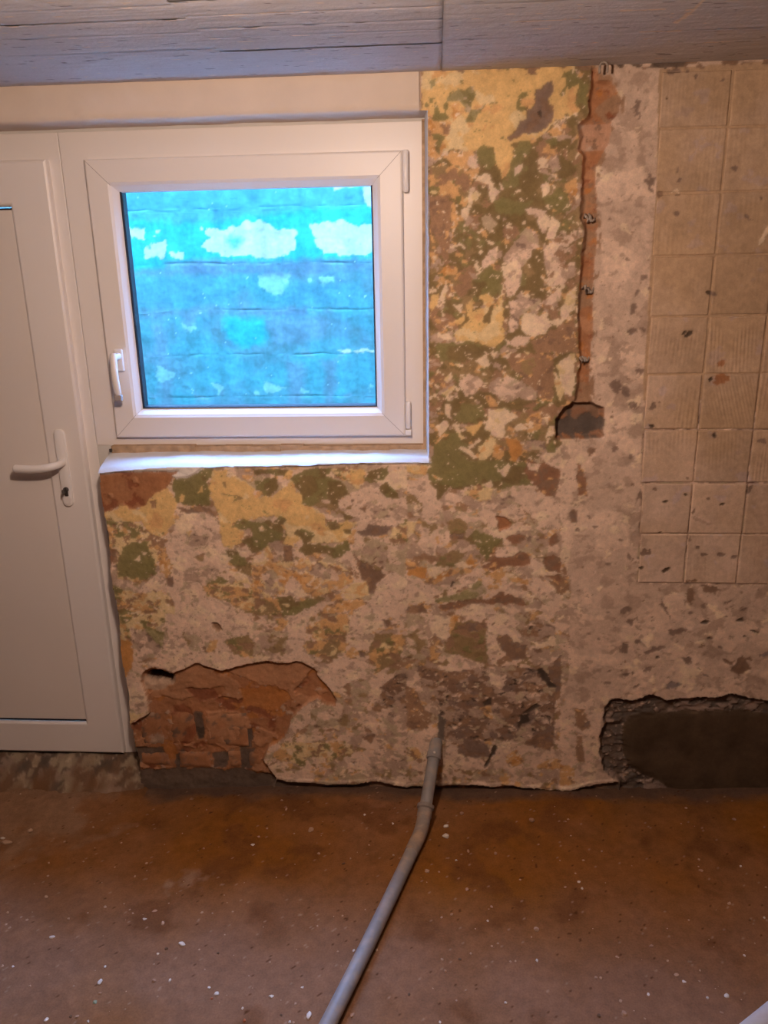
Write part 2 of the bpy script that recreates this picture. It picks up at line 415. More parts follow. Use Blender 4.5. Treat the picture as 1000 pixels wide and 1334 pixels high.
SPOTS = [
    ('M', [591,2127,17,6,626,2128,7,4,648,2113,4,5,714,2101,5,3,512,2056,8,14,506,2036,9,13,554,1869,13,20,622,1896,4,9,630,1870,4,7,766,1897,9,8,840,1821,5,5,812,1775,9,6,627,1789,6,6]),
    ('M2', [621,2032,21,11,640,2041,9,7,482,2027,20,21]),
    ('D', [583,2065,3,3,631,1835,8,2,464,2144,11,7,501,2145,13,5,558,2141,17,3]),
    ('BM', [581,1838,7,8]),
    ('C', [626,1845,14,6,863,1737,5,23]),
    ('M', [533,1547,7,14,532,1488,11,7,739,1585,11,7,501,1338,13,20,530,1321,9,14,549,1284,10,11,607,1284,14,8,783,1197,8,7,911,1179,11,5,561,1382,11,9,572,1604,6,6,555,1630,7,8,564,1493,9,5,511,1677,11,5,541,1591,3,8]),
    ('M2', [764,1418,23,24,515,1456,20,9]),
    ('R', [780,1398,8,9,784,1352,24,14]),
    ('D', [686,1478,10,6,674,1484,6,3,731,1587,5,5,757,1355,5,8,608,1224,7,5]),
    ('M', [783,1194,7,6,910,1178,10,6,630,1038,5,5,721,1069,5,4,745,970,4,11,898,1036,5,13,742,884,5,10,792,837,10,5,838,837,7,7,876,833,7,5,769,859,5,5,620,845,16,10,575,827,6,11,509,807,9,6,464,924,7,4,543,882,6,3,445,953,8,5,415,914,10,7,800,668,8,5,768,653,8,5,877,686,13,3,924,663,11,3,692,659,5,40,575,655,14,10,590,615,8,11,521,648,8,4,510,1159,7,9,582,1013,4,17,554,1135,7,7,784,1010,5,4]),
    ('M2', [854,1146,9,5,587,946,16,26,594,884,26,21,768,943,26,6]),
    ('BM', [400,970,10,6,402,942,11,7,812,726,26,10,762,751,13,7,760,706,13,20,442,1156,10,13]),
    ('D', [721,1020,6,5,664,999,6,5,825,990,8,5,656,904,7,3,612,795,6,4,684,789,10,6,816,619,13,7,917,625,9,6,872,636,4,3,783,1194,4,3]),
    ('M', [741,588,23,9,666,520,34,7,775,483,11,11,653,454,13,9,537,449,8,5,593,436,14,7,575,525,13,18,866,531,8,5,831,436,11,3,810,460,7,2,465,576,9,4,495,558,6,4,536,407,11,5,479,260,10,9,623,394,9,5,618,550,7,7]),
    ('MG', [733,400,22,9,1005,514,11,7]),
    ('D', [816,620,11,7,681,496,6,5,961,590,14,3,832,564,6,3,933,571,7,3]),
    ('BM', [939,466,24,29,894,482,17,7]),
]
REGIONS = {
    'clay': [-1017,230,-952,269,-951,332,-966,383,-965,411,-950,431,-919,440,-865,418,-855,418,-817,438,-780,461,-753,453,-701,433,-640,449,-589,461,-538,470,-489,462,-439,468,-410,455,-381,436,-382,414,-363,392,-349,370,-326,332,-331,309,-361,314,-390,336,-416,319,-437,301,-459,278,-480,255,-492,220,-504,191,-526,167,-558,149,-570,125,-582,101,-563,66,-539,34,-567,-80,-1084,-94,-1049,91],
    'channel': [386,2142,385,2116,387,2033,369,2019,360,2010,365,1988,361,1952,378,1935,379,1885,378,1783,389,1758,386,1656,384,1533,395,1410,389,1346,384,1290,435,1290,428,1346,424,1410,427,1473,426,1533,423,1656,421,1757,421,1790,415,1867,415,1908,428,1941,442,1966,445,1995,447,2015,463,2038,465,2071,448,2098,428,2113,407,2115,401,2138],
    'socket': [339,1189,338,1246,358,1277,383,1294,431,1294,470,1276,477,1192,419,1186],
    'cement': [527,286,532,319,550,347,573,350,612,342,653,362,677,365,716,347,763,353,807,359,865,363,911,374,959,367,995,354,1030,358,1258,375,1596,396,1676,-46,601,-77,593,42,572,59,542,81,530,110,520,156,528,179,522,213,534,255],
    'cement_flat': [595,242,616,276,658,296,706,292,753,301,860,303,977,308,1037,295,1268,310,1608,330,1671,-17,831,-41,726,39,663,67,619,100,600,157],
    'hole': [-955,408,-941,420,-920,424,-890,422,-865,415,-862,399,-868,382,-889,381,-911,388,-935,385,-952,392],
    'chip': [170,957,189,953,207,950,221,933,217,919,185,909,180,933],
    'chip_left': [-712,605,-692,605,-682,579,-695,568,-711,584],
    'below': [-697,36,-565,36,-514,19,-436,15,-332,12,-267,16,-203,27,-151,16,-100,6,-62,10,-23,17,28,18,78,22,129,24,180,13,230,23,281,13,331,14,381,10,444,11,500,27,554,41,593,47,618,-107,-711,-146],
    'tiles': [559,2129,575,1863,575,1686,577,1530,578,1374,586,1214,593,1055,597,903,604,744,1638,750,1363,2157],
}
OUTER_PATCHES = [
    ('t', [-1614,2183,122,2135,126,1694,-344,1703,-752,1694,-1030,1705,-1177,1703,-1216,1675,-1365,1672,-1688,1672]),
    ('u', [-1349,2009,-451,2013,-267,1977,-268,1912,-573,1903,-811,1881,-1053,1853,-1291,1886,-1350,1904]),
    ('w', [-1018,1768,-979,1801,-1000,1835,-910,1833,-850,1843,-813,1859,-741,1859,-671,1833,-589,1815,-604,1754,-654,1726,-750,1717,-883,1725,-967,1733]),
    ('t', [-902,1788,-865,1804,-830,1786,-856,1753,-892,1765]),
    ('w', [-535,1841,-469,1856,-387,1858,-317,1836,-247,1835,-249,1724,-320,1714,-392,1715,-427,1727,-498,1734,-519,1785]),
    ('w', [-1270,1744,-1223,1783,-1173,1799,-1166,1748,-1199,1720,-1268,1712]),
    ('w', [-1326,1848,-1254,1840,-1264,1801,-1313,1804]),
    ('w', [-1209,1839,-1185,1839,-1186,1822,-1207,1822]),
    ('w', [-1154,1748,-1093,1747,-1101,1724,-1150,1725]),
    ('p', [-780,1638,-706,1659,-633,1661,-636,1606,-676,1555,-736,1562,-776,1597]),
    ('p', [-557,1628,-532,1630,-537,1607,-554,1607]),
    ('p', [-508,1629,-448,1631,-443,1608,-503,1606]),
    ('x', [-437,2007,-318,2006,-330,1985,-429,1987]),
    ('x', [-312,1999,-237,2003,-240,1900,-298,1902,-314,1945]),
    ('m', [-1188,1709,-1030,1708,-703,1701,-344,1701,-345,1675,-585,1668,-754,1666,-923,1675,-1033,1665,-1167,1679]),
    ('m', [-863,1493,-569,1497,-571,1464,-644,1460,-766,1473,-865,1475]),
    ('w', [-436,1317,-282,1317,-283,1309,-418,1308]),
    ('s', [-1265,1451,-1215,1451,-1199,1231,-1215,1068,-1267,1068,-1264,1219]),
    ('p', [-1265,1269,-1188,1218,-1242,1182,-1273,1194]),
    ('p', [-1013,1179,-971,1154,-992,1123]),
    ('p', [-772,1189,-673,1157,-738,1126,-769,1133]),
    ('p', [-317,1153,-292,1159,-305,1132]),
    ('s', [-1322,1500,-923,1511,-925,1488,-1050,1478,-1067,1424,-1118,1419,-1138,1473,-1314,1464]),
    ('m', [-1366,1666,-1032,1677,-585,1663,-274,1679,-274,1662,-586,1637,-1035,1650,-1368,1648]),
    ('u', [-1368,1643,-1072,1643,-916,1611,-934,1530,-1207,1523,-1356,1537]),
    ('u', [-660,1607,-347,1601,-277,1542,-350,1508,-666,1514]),
    ('s', [-767,1467,-473,1451,-489,1368,-725,1347]),
    ('s', [-667,1262,-580,1261,-615,1062,-666,1063]),
    ('s', [-505,1272,-444,1271,-464,1061,-502,1061]),
    ('t', [-927,1470,-755,1455,-762,1348,-876,1325,-946,1387]),
    ('p', [-1129,1437,-1055,1424,-1094,1401]),
    ('p', [-813,1146,-788,1139,-795,1121,-820,1125]),
    ('p', [-611,1150,-580,1131,-606,1125]),
    ('p', [-455,1124,-431,1117,-443,1105]),
]
STONES = [
    (-1.096, -0.201, 6, 5, 'p', ''),
    (-1.278, -0.03, 10, 6, 'w', 'thin pale chip lying before the door threshold'),
    (-0.878, -0.422, 4, 4, 'p', ''),
    (-1.204, -0.107, 5, 5, 'p', ''),
    (-1.292, -0.227, 13, 9, 'p', ''),
    (-1.337, -0.289, 26, 10, 'p', 'long flat pinkish plaster flake at the left edge of the floor'),
    (-1.358, -0.267, 12, 5, 'w', ''),
    (-1.16, -0.373, 3, 3, 'p', ''),
    (-1.011, -0.663, 12, 5, 'w', 'flat white sliver of plaster, the leftmost bright piece on the floor'),
    (-0.662, -0.669, 13, 9, 'w', 'white chip of plaster casting a dark shadow, biggest on the left half of the floor'),
    (-0.83, -0.792, 9, 10, 'w', 'pointed white plaster chip standing up near the bottom left of the floor'),
    (-0.791, -0.584, 8, 5, 'w', ''),
    (-0.736, -0.599, 7, 9, 'p', ''),
    (-0.916, -0.896, 8, 8, 'w', 'white lump at the bottom edge of the floor, below the pointed chip'),
    (-0.658, -0.779, 5, 6, 'w', ''),
    (-0.997, -0.597, 6, 5, 'p', ''),
    (-0.835, -0.746, 4, 4, 'w', ''),
    (-0.847, -0.886, 7, 5, 'p', ''),
    (-0.815, -0.897, 4, 4, 'w', ''),
    (-0.819, -0.847, 7, 6, 'g', 'small greenish pebble near the bottom left of the floor'),
    (-0.697, -0.783, 8, 6, 'b', ''),
    (-0.998, -0.811, 5, 4, 'p', ''),
    (-0.715, -0.7, 5, 4, 'w', ''),
    (-1.1, -0.514, 9, 5, 'p', ''),
    (-0.773, -0.555, 11, 5, 'p', ''),
    (-0.698, -0.684, 6, 5, 'd', ''),
    (-0.817, -0.822, 7, 4, 'b', ''),
    (-1.108, -0.606, 6, 4, 'p', ''),
    (-1.177, -0.579, 6, 4, 'p', ''),
    (-0.863, -0.885, 5, 5, 'd', ''),
    (-1.068, -0.758, 3, 2, 'w', ''),
    (-0.393, -0.212, 14, 11, 'p', 'large pinkish plaster chip between the brown patch and the pipe'),
    (-0.562, -0.278, 9, 5, 'w', 'thin pale sliver left of the large pinkish chip'),
    (-0.513, -0.059, 6, 4, 'p', ''),
    (-0.354, -0.312, 6, 5, 'p', ''),
    (-0.231, -0.134, 5, 5, 'w', ''),
    (-0.256, -0.333, 3, 3, 'p', ''),
    (-0.274, -0.353, 7, 4, 'd', ''),
    (-0.489, -0.107, 4, 9, 'p', ''),
    (-0.709, -0.297, 5, 4, 'b', ''),
    (-0.555, -0.795, 6, 4, 'w', ''),
    (-0.532, -0.812, 9, 6, 'w', 'white plaster chip beside a small red crumb at the bottom of the floor'),
    (-0.54, -0.825, 5, 4, 'r', 'small red crumb touching a white chip at the bottom of the floor'),
    (-0.398, -0.814, 9, 6, 'w', 'white plaster chip midway along the bottom of the floor, left of the pipe'),
    (-0.327, -0.785, 6, 4, 'w', ''),
    (-0.299, -0.861, 9, 13, 'w', 'jagged white plaster piece just left of the near end of the grey pipe'),
    (-0.46, -0.848, 3, 2, 'w', ''),
    (-0.198, -0.854, 7, 9, 'b', 'brownish pebble just right of the near end of the grey pipe'),
    (-0.154, -0.665, 5, 6, 'p', ''),
    (-0.421, -0.715, 4, 4, 'p', ''),
    (-0.253, -0.675, 4, 4, 'p', ''),
    (-0.449, -0.879, 6, 5, 'r', ''),
    (-0.336, -0.83, 5, 3, 'p', ''),
    (-0.213, -0.669, 4, 5, 'w', ''),
    (-0.365, -0.862, 4, 3, 'd', ''),
    (-0.341, -0.881, 4, 4, 'w', ''),
    (-0.56, -0.692, 5, 3, 'd', ''),
    (0.029, -0.183, 12, 8, 'w', 'flat pale chip on the floor right of the pipe elbow'),
    (0.026, -0.231, 14, 12, 'w', 'crumbled white plaster piece just below the flat chip right of the pipe elbow'),
    (-0.139, -0.174, 5, 5, 'w', ''),
    (0.056, -0.337, 6, 3, 'w', ''),
    (-0.029, -0.384, 11, 7, 'p', 'narrow tan chip right of the sloping pipe'),
    (0.083, -0.452, 6, 7, 'p', ''),
    (0.296, -0.153, 11, 13, 'b', 'tan brown pebble on the floor near the middle of the wall foot'),
    (0.172, -0.305, 7, 6, 'b', ''),
    (0.078, -0.119, 9, 8, 'b', ''),
    (-0.13, -0.315, 5, 3, 'p', ''),
    (0.093, -0.294, 5, 8, 'b', ''),
    (0.259, -0.584, 10, 8, 'p', 'ragged pale crumb in the middle of the right half of the floor'),
    (0.25, -0.681, 5, 6, 'w', 'small bright white pebble alone on the right half of the floor'),
    (0.013, -0.689, 6, 5, 'p', ''),
    (0.162, -0.807, 5, 3, 'w', ''),
    (0.134, -0.561, 4, 4, 'w', ''),
    (0.14, -0.643, 3, 3, 'p', ''),
    (0.196, -0.687, 4, 4, 'p', ''),
    (-0.067, -0.796, 4, 5, 'd', ''),
    (0.039, -0.542, 7, 4, 'p', ''),
    (0.02, -0.723, 5, 5, 'b', ''),
    (0.012, -0.553, 3, 4, 'p', ''),
    (0.057, -0.687, 7, 3, 'd', ''),
    (0.006, -0.866, 4, 3, 'w', ''),
    (1.052, 0.029, 7, 7, 'w', 'small pale pebble at the foot of the dark cement patch'),
    (0.76, -0.306, 5, 4, 'p', ''),
    (0.869, -0.331, 5, 4, 'w', ''),
    (0.918, -0.131, 9, 7, 'b', ''),
    (0.399, -0.406, 7, 3, 'w', ''),
    (0.404, -0.43, 3, 5, 'w', ''),
    (0.752, -0.351, 9, 5, 'b', ''),
    (0.487, -0.279, 4, 4, 'p', ''),
    (0.503, -0.767, 5, 5, 'w', ''),
    (0.586, -0.706, 8, 5, 'p', ''),
    (0.597, -0.728, 7, 5, 'w', ''),
    (0.686, -0.763, 8, 7, 'w', 'pale stone nearest the pale pipe in the bottom right corner'),
    (0.433, -0.823, 9, 8, 'b', 'grey brown stone near the bottom of the right half of the floor'),
    (0.639, -0.771, 5, 3, 'w', ''),
    (0.434, -0.787, 5, 6, 'p', ''),
    (0.387, -0.724, 6, 4, 'p', ''),
    (0.399, -0.725, 5, 4, 'p', ''),
    (0.547, -0.62, 9, 5, 'b', ''),
    (0.79, -0.474, 8, 7, 'p', ''),
    (0.865, -0.517, 3, 3, 'w', ''),
    (0.771, -0.64, 3, 3, 'w', ''),
    (0.66, -0.809, 8, 4, 'b', ''),
    (0.374, -0.831, 6, 6, 'd', ''),
    (0.576, -0.664, 3, 3, 'p', ''),
]


# ------------------------------------------------------------------ noise
RNG = np.random.RandomState(7)
TAB = RNG.rand(64, 256, 256).astype(np.float32)


def vnoise(x, y, seed):
    t = TAB[seed % 64]
    xi = np.floor(x).astype(np.int32)
    yi = np.floor(y).astype(np.int32)
    fx = (x - xi).astype(np.float32)
    fy = (y - yi).astype(np.float32)
    fx = fx * fx * (3 - 2 * fx)
    fy = fy * fy * (3 - 2 * fy)
    x0, x1, y0, y1 = xi & 255, (xi + 1) & 255, yi & 255, (yi + 1) & 255
    return (t[x0, y0] * (1 - fx) + t[x1, y0] * fx) * (1 - fy) + (t[x0, y1] * (1 - fx) + t[x1, y1] * fx) * fy


def fbm(x, y, seed, octaves=4):
    """about -1..1"""
    a, s, n = 0.5, 0.0, 0.0
    for o in range(octaves):
        c, si = math.cos(0.7 + o), math.sin(0.7 + o)
        s = s + a * (vnoise(c * x - si * y + 17.3 * o, si * x + c * y + 9.1 * o, seed + o * 5) - 0.5)
        n += a
        x, y, a = x * 2.03, y * 2.03, a * 0.5
    return s / n * 2.6


_q = fbm(*np.meshgrid(np.linspace(0, 90, 400), np.linspace(0, 90, 400)), 3, 5)
_qs = np.sort(_q.ravel())


def level(frac):
    """threshold that a 5-octave fbm exceeds on the given share of a surface"""
    return float(_qs[min(len(_qs) - 1, int((1 - frac) * len(_qs)))])


def poly_distance(pts, px, pz):
    """signed distance, negative inside"""
    x = px.ravel()
    z = pz.ravel()
    best = np.full(x.shape, 1e9, np.float32)
    inside = np.zeros(x.shape, bool)
    n = len(pts)
    for i in range(n):
        ax, az = pts[i]
        bx, bz = pts[(i + 1) % n]
        dx, dz = bx - ax, bz - az
        l2 = dx * dx + dz * dz + 1e-9
        t = np.clip(((x - ax) * dx + (z - az) * dz) / l2, 0, 1)
        best = np.minimum(best, (x - ax - t * dx) ** 2 + (z - az - t * dz) ** 2)
        if az != bz:
            cr = ((az > z) != (bz > z)) & (x < (bx - ax) * (z - az) / (bz - az) + ax)
            inside ^= cr
    d = np.sqrt(best)
    d[inside] *= -1
    return d.reshape(px.shape)


def pts_of(flat):
    return [(flat[i] / 1000.0, flat[i + 1] / 1000.0) for i in range(0, len(flat), 2)]


# ------------------------------------------------------------------ paints: colour of the thing itself and build-up (mm)
PAINTS = {
    'Y': ((0.72, 0.485, 0.205), 1.3), 'YC': ((0.74, 0.57, 0.31), 1.1), 'O': ((0.66, 0.39, 0.17), 0.7),
    'OD': ((0.56, 0.27, 0.08), 0.4), 'G': ((0.215, 0.185, 0.072), 0.9), 'GT': ((0.31, 0.27, 0.13), 0.8),
    'N': ((0.19, 0.135, 0.055), 0.1), 'K': ((0.29, 0.20, 0.095), 0.1), 'P': ((0.74, 0.55, 0.415), 0.6),
    'C': ((0.80, 0.63, 0.44), 0.9), 'M': ((0.22, 0.15, 0.115), -1.2), 'M2': ((0.46, 0.33, 0.245), -0.3),
    'MG': ((0.25, 0.20, 0.19), -1.0), 'T': ((0.48, 0.375, 0.25), 0.2), 'B': ((0.32, 0.19, 0.11), -0.8),
    'BR': ((0.27, 0.135, 0.075), -1.4), 'BM': ((0.23, 0.14, 0.09), -1.4), 'D': ((0.055, 0.04, 0.03), -3.5),
    'DG': ((0.13, 0.105, 0.085), -1.0), 'R': ((0.36, 0.16, 0.072), -1.0), 'RL': ((0.43, 0.215, 0.108), 2.0),
    'RD': ((0.24, 0.08, 0.035), -2.0), 'RO': ((0.44, 0.175, 0.05), -1.0), 'RG': ((0.42, 0.29, 0.20), 1.0),
    'MD': ((0.12, 0.085, 0.065), -2.5), 'S': ((0.62, 0.46, 0.35), 0.0), 'E': ((0.475, 0.325, 0.20), 0.0),
    'W': ((0.80, 0.76, 0.72), 3.0), 'CM': ((0.060, 0.038, 0.021), 0.0), 'CL': ((0.28, 0.205, 0.165), 2.0),
    'CD': ((0.10, 0.08, 0.068), -3.0), 'RB': ((0.47, 0.27, 0.17), 1.0),
}
PN = list(PAINTS)
PI = {k: i for i, k in enumerate(PN)}
P_RGB = np.array([PAINTS[k][0] for k in PN], np.float32)
P_H = np.array([PAINTS[k][1] for k in PN], np.float32) * 0.001

# how a surface breaks up: base paint, then overlays (paint, share, grain in mm)
MIX = {
    'OP': ('O', [('P', .35, 25), ('C', .10, 10), ('N', .12, 14)]),
    'XOL': ('K', [('O', .35, 20), ('G', .28, 20), ('YC', .12, 12), ('B', .22, 24)]),
    'XR': ('B', [('O', .18, 16), ('C', .16, 12), ('N', .28, 22), ('M2', .15, 18)]),
    'XG': ('M2', [('N', .30, 14), ('P', .35, 16), ('C', .10, 9), ('B', .2, 20)]),
    'XYG': ('YC', [('G', .36, 18), ('O', .26, 16), ('B', .18, 12), ('C', .08, 8)]),
    'OYB': ('O', [('YC', .35, 16), ('B', .25, 14), ('G', .12, 10)]),
    'OX': ('O', [('B', .36, 18), ('M2', .16, 14), ('C', .12, 9), ('YC', .18, 18)]),
    'XT': ('T', [('M2', .30, 22), ('P', .20, 16), ('K', .26, 25), ('BM', .07, 9)]),
    'XM': ('M2', [('BM', .30, 14), ('P', .15, 12), ('T', .2, 22)]),
    'XMD': ('M2', [('BM', .34, 28), ('M', .30, 20), ('B', .16, 22), ('T', .10, 14), ('P', .06, 9), ('D', .03, 8)]),
    'XP': ('M2', [('T', .30, 30), ('P', .42, 24), ('B', .14, 20), ('K', .10, 16), ('O', .06, 16), ('C', .07, 9)]),
    'XN': ('N', [('B', .25, 34), ('K', .20, 30), ('G', .12, 22), ('M2', .10, 20), ('O', .07, 14), ('C', .07, 9)]),
}
FLECK = {
    'Y': [('YC', .18, 34), ('O', .08, 40), ('G', .012, 7)], 'G': [('N', .20, 40), ('C', .018, 7)],
    'GT': [('G', .2, 14), ('T', .2, 12)],
    'N': [('K', .15, 42), ('G', .20, 48), ('C', .018, 7)], 'P': [('C', .2, 28), ('M2', .11, 12), ('T', .06, 18), ('BM', .012, 6)],
    'C': [('P', .18, 16), ('YC', .15, 20)], 'YC': [('C', .2, 14), ('O', .12, 14)], 'O': [('OD', .15, 20), ('B', .10, 12), ('C', .08, 9)],
    'M': [('BM', .25, 16)], 'M2': [('M', .18, 12), ('P', .22, 13), ('T', .15, 20)], 'B': [('BM', .15, 14), ('O', .05, 12), ('C', .02, 6)],
    'T': [('M2', .2, 13), ('P', .12, 10), ('K', .15, 16)], 'BR': [('BM', .25, 16), ('O', .05, 10)], 'K': [('B', .25, 20), ('G', .12, 15)],
    'S': [('M2', .22, 34), ('P', .34, 46), ('C', .06, 26), ('M2', .07, 14), ('BM', .006, 8)], 'R': [('RL', .15, 30), ('RD', .10, 26)],
    'BM': [('M', .3, 14), ('B', .2, 14)], 'CL': [('MD', .3, 16), ('M', .3, 20)], 'W': [('P', .08, 12)],
    'MD': [('BM', .2, 16), ('D', .12, 10)],
}


def overlay(cls, sel, X, Z, recipe, seed):
    for j, (k, frac, grain) in enumerate(recipe):
        g = grain / 1000.0
        n = fbm(X / g * 0.62, Z / g * 0.78, seed + j * 3, 5)
        cls[sel & (n > level(frac))] = PI[k]


def paint(xs, zs, base):
    """xs, zs: rising axes in metres. base: array of paint or mix names per vertex (ints into BASES). Returns paint index array."""
    X, Z = np.meshgrid(xs, zs)
    X = X.astype(np.float32)
    Z = Z.astype(np.float32)
    WX = X + 0.0030 * fbm(X / .022, Z / .022, 11, 4) + 0.002 * fbm(X / .07, Z / .07, 14, 2)
    WZ = Z + 0.0030 * fbm(X / .022, Z / .022, 21, 4) + 0.002 * fbm(X / .07, Z / .07, 24, 2)
    RAG = fbm(X / .013, Z / .011, 31, 4)
    cls = np.full(X.shape, 0, np.int16)
    names = sorted(set(base.ravel().tolist()))
    for b in names:
        sel = base == b
        nm = BASES[b]
        if nm in MIX:
            cls[sel] = PI[MIX[nm][0]]
            overlay(cls, sel, X, Z, MIX[nm][1], 40)
        else:
            cls[sel] = PI[nm]
            overlay(cls, sel, X, Z, FLECK.get(nm, []), 44)

    def window(pts, pad):
        x0, x1 = min(p[0] for p in pts) - pad, max(p[0] for p in pts) + pad
        z0, z1 = min(p[1] for p in pts) - pad, max(p[1] for p in pts) + pad
        a, b = np.searchsorted(xs, x0), np.searchsorted(xs, x1)
        c, d = np.searchsorted(zs, z0), np.searchsorted(zs, z1)
        return slice(c, d), slice(a, b)

    for i, (k, flat) in enumerate(PATCHES):
        pts = pts_of(flat)
        s = window(pts, .02)
        if s[0].start >= s[0].stop or s[1].start >= s[1].stop:
            continue
        area = abs(sum(pts[q - 1][0] * pts[q][1] - pts[q][0] * pts[q - 1][1] for q in range(len(pts)))) / 2
        d = poly_distance(pts, WX[s], WZ[s]) + min(.0062, .11 * math.sqrt(area)) * RAG[s]
        sub = cls[s]
        sel = d < 0
        if k in MIX:
            tmp = sub.copy()
            tmp[sel] = PI[MIX[k][0]]
            overlay(tmp, sel, X[s], Z[s], MIX[k][1], (i * 7) % 50)
        else:
            tmp = sub.copy()
            tmp[sel] = PI[k]
            overlay(tmp, sel, X[s], Z[s], FLECK.get(k, []), (i * 7 + 2) % 50)
        sub[sel] = tmp[sel]
    for i, (k, flat) in enumerate(SPOTS):
        for j in range(0, len(flat), 4):
            cx, cz, a, b = [v / 1000.0 for v in flat[j:j + 4]]
            s = window([(cx - a, cz - b), (cx + a, cz + b)], .012)
            if s[0].start >= s[0].stop or s[1].start >= s[1].stop:
                continue
            tilt = 0.5 * math.sin(j * 1.7 + i)
            ux = (WX[s] - cx) * math.cos(tilt) + (WZ[s] - cz) * math.sin(tilt)
            uz = -(WX[s] - cx) * math.sin(tilt) + (WZ[s] - cz) * math.cos(tilt)
            d = np.sqrt((ux / a) ** 2 + (uz / b) ** 2) - 1 + 0.55 * RAG[s] + .55 * fbm(X[s] / .010, Z[s] / .009, 9, 4)
            cls[s][d < 0] = PI[k]
    return X, Z, WX, WZ, RAG, cls


def soften(c, times=1):
    for _ in range(times):
        for ax in (0, 1):
            p = np.concatenate([np.take(c, [0], ax), c, np.take(c, [-1], ax)], ax)
            n = c.shape[ax]
            c = .25 * np.take(p, range(0, n), ax) + .5 * c + .25 * np.take(p, range(2, n + 2), ax)
    return c


BASES = ['XP', 'XN', 'S', 'E', 'XT', 'M2']


def colour(X, Z, cls, seed=0):
    sharp = P_RGB[cls]
    col = .52 * sharp + .36 * soften(sharp, 2) + .12 * soften(sharp, 14)
    v = 1 + .13 * fbm(X / .010, Z / .010, 51 + seed, 3) + .12 * fbm(X / .08, Z / .08, 55 + seed, 3)
    w = np.clip(.5 + .6 * fbm(X / .05, Z / .05, 58 + seed, 3), 0, 1)[..., None] * .12
    col = col * np.clip(v, .5, 1.5)[..., None]
    return col * (1 - w) + np.array((.34, .23, .15), np.float32) * w


# ------------------------------------------------------------------ mesh helpers
def surface(name, X, Y, Z, col, m, parent=None, faces=None, smooth=True):
    """a mesh from a grid of points; faces: boolean mask of the cells to keep"""
    ny, nx = X.shape
    idx = np.arange(nx * ny).reshape(ny, nx)
    q = np.stack([idx[:-1, :-1], idx[:-1, 1:], idx[1:, 1:], idx[1:, :-1]], -1)
    q = q[faces] if faces is not None else q.reshape(-1, 4)
    used = np.zeros(nx * ny, bool)
    used[q.ravel()] = True
    remap = np.cumsum(used) - 1
    q = remap[q]
    co = np.stack([X.ravel()[used], Y.ravel()[used], Z.ravel()[used]], -1).astype(np.float32)
    me = bpy.data.meshes.new(name)
    me.vertices.add(len(co))
    me.vertices.foreach_set('co', co.ravel())
    me.loops.add(q.size)
    me.loops.foreach_set('vertex_index', q.ravel().astype(np.int32))
    me.polygons.add(len(q))
    me.polygons.foreach_set('loop_start', np.arange(0, q.size, 4, dtype=np.int32))
    if smooth:
        me.polygons.foreach_set('use_smooth', np.ones(len(q), bool))
    me.update(calc_edges=True)
    if col is not None:
        ca = me.color_attributes.new('paint', 'FLOAT_COLOR', 'POINT')
        c4 = np.ones((len(co), 4), np.float32)
        c4[:, :3] = col.reshape(-1, 3)[used]
        ca.data.foreach_set('color', c4.ravel())
    me.materials.append(m)
    o = bpy.data.objects.new(name, me)
    COL.objects.link(o)
    if parent:
        o.parent = parent
    return o


def finish(name, bm, m, parent=None, smooth=False, bevel=0.0, seg=2):
    me = bpy.data.meshes.new(name)
    bmesh.ops.recalc_face_normals(bm, faces=bm.faces)
    bm.to_mesh(me)
    bm.free()
    if smooth:
        for p in me.polygons:
            p.use_smooth = True
    me.materials.append(m)
    o = bpy.data.objects.new(name, me)
    COL.objects.link(o)
    if parent:
        o.parent = parent
    if bevel:
        b = o.modifiers.new('bevel', 'BEVEL')
        b.width = bevel
        b.segments = seg
        b.limit_method = 'ANGLE'
    return o


def add_box(bm, x0, x1, y0, y1, z0, z1):
    v = [bm.verts.new((x, y, z)) for x in (x0, x1) for y in (y0, y1) for z in (z0, z1)]
    for f in ((0, 1, 3, 2), (4, 6, 7, 5), (0, 4, 5, 1), (2, 3, 7, 6), (0, 2, 6, 4), (1, 5, 7, 3)):
        bm.faces.new([v[i] for i in f])
    return v


def box(name, b, m, parent=None, bevel=0.0, seg=2):
    bm = bmesh.new()
    add_box(bm, *b)
    return finish(name, bm, m, parent, bevel=bevel, seg=seg)


def add_ring(bm, rect, prof):
    """sweep a profile [(inset, y), ...] round a rectangle (x0, x1, z0, z1) in the wall plane with mitred corners"""
    x0, x1, z0, z1 = rect
    rows = []
    for d, y in prof:
        rows.append([bm.verts.new(p) for p in ((x0 + d, y, z0 + d), (x1 - d, y, z0 + d), (x1 - d, y, z1 - d), (x0 + d, y, z1 - d))])
    for a, b in zip(rows, rows[1:] + rows[:1]):
        for i in range(4):
            bm.faces.new((a[i], a[(i + 1) % 4], b[(i + 1) % 4], b[i]))


def ring(name, rect, prof, m, parent=None, bevel=0.0):
    bm = bmesh.new()
    add_ring(bm, rect, prof)
    return finish(name, bm, m, parent, bevel=bevel)


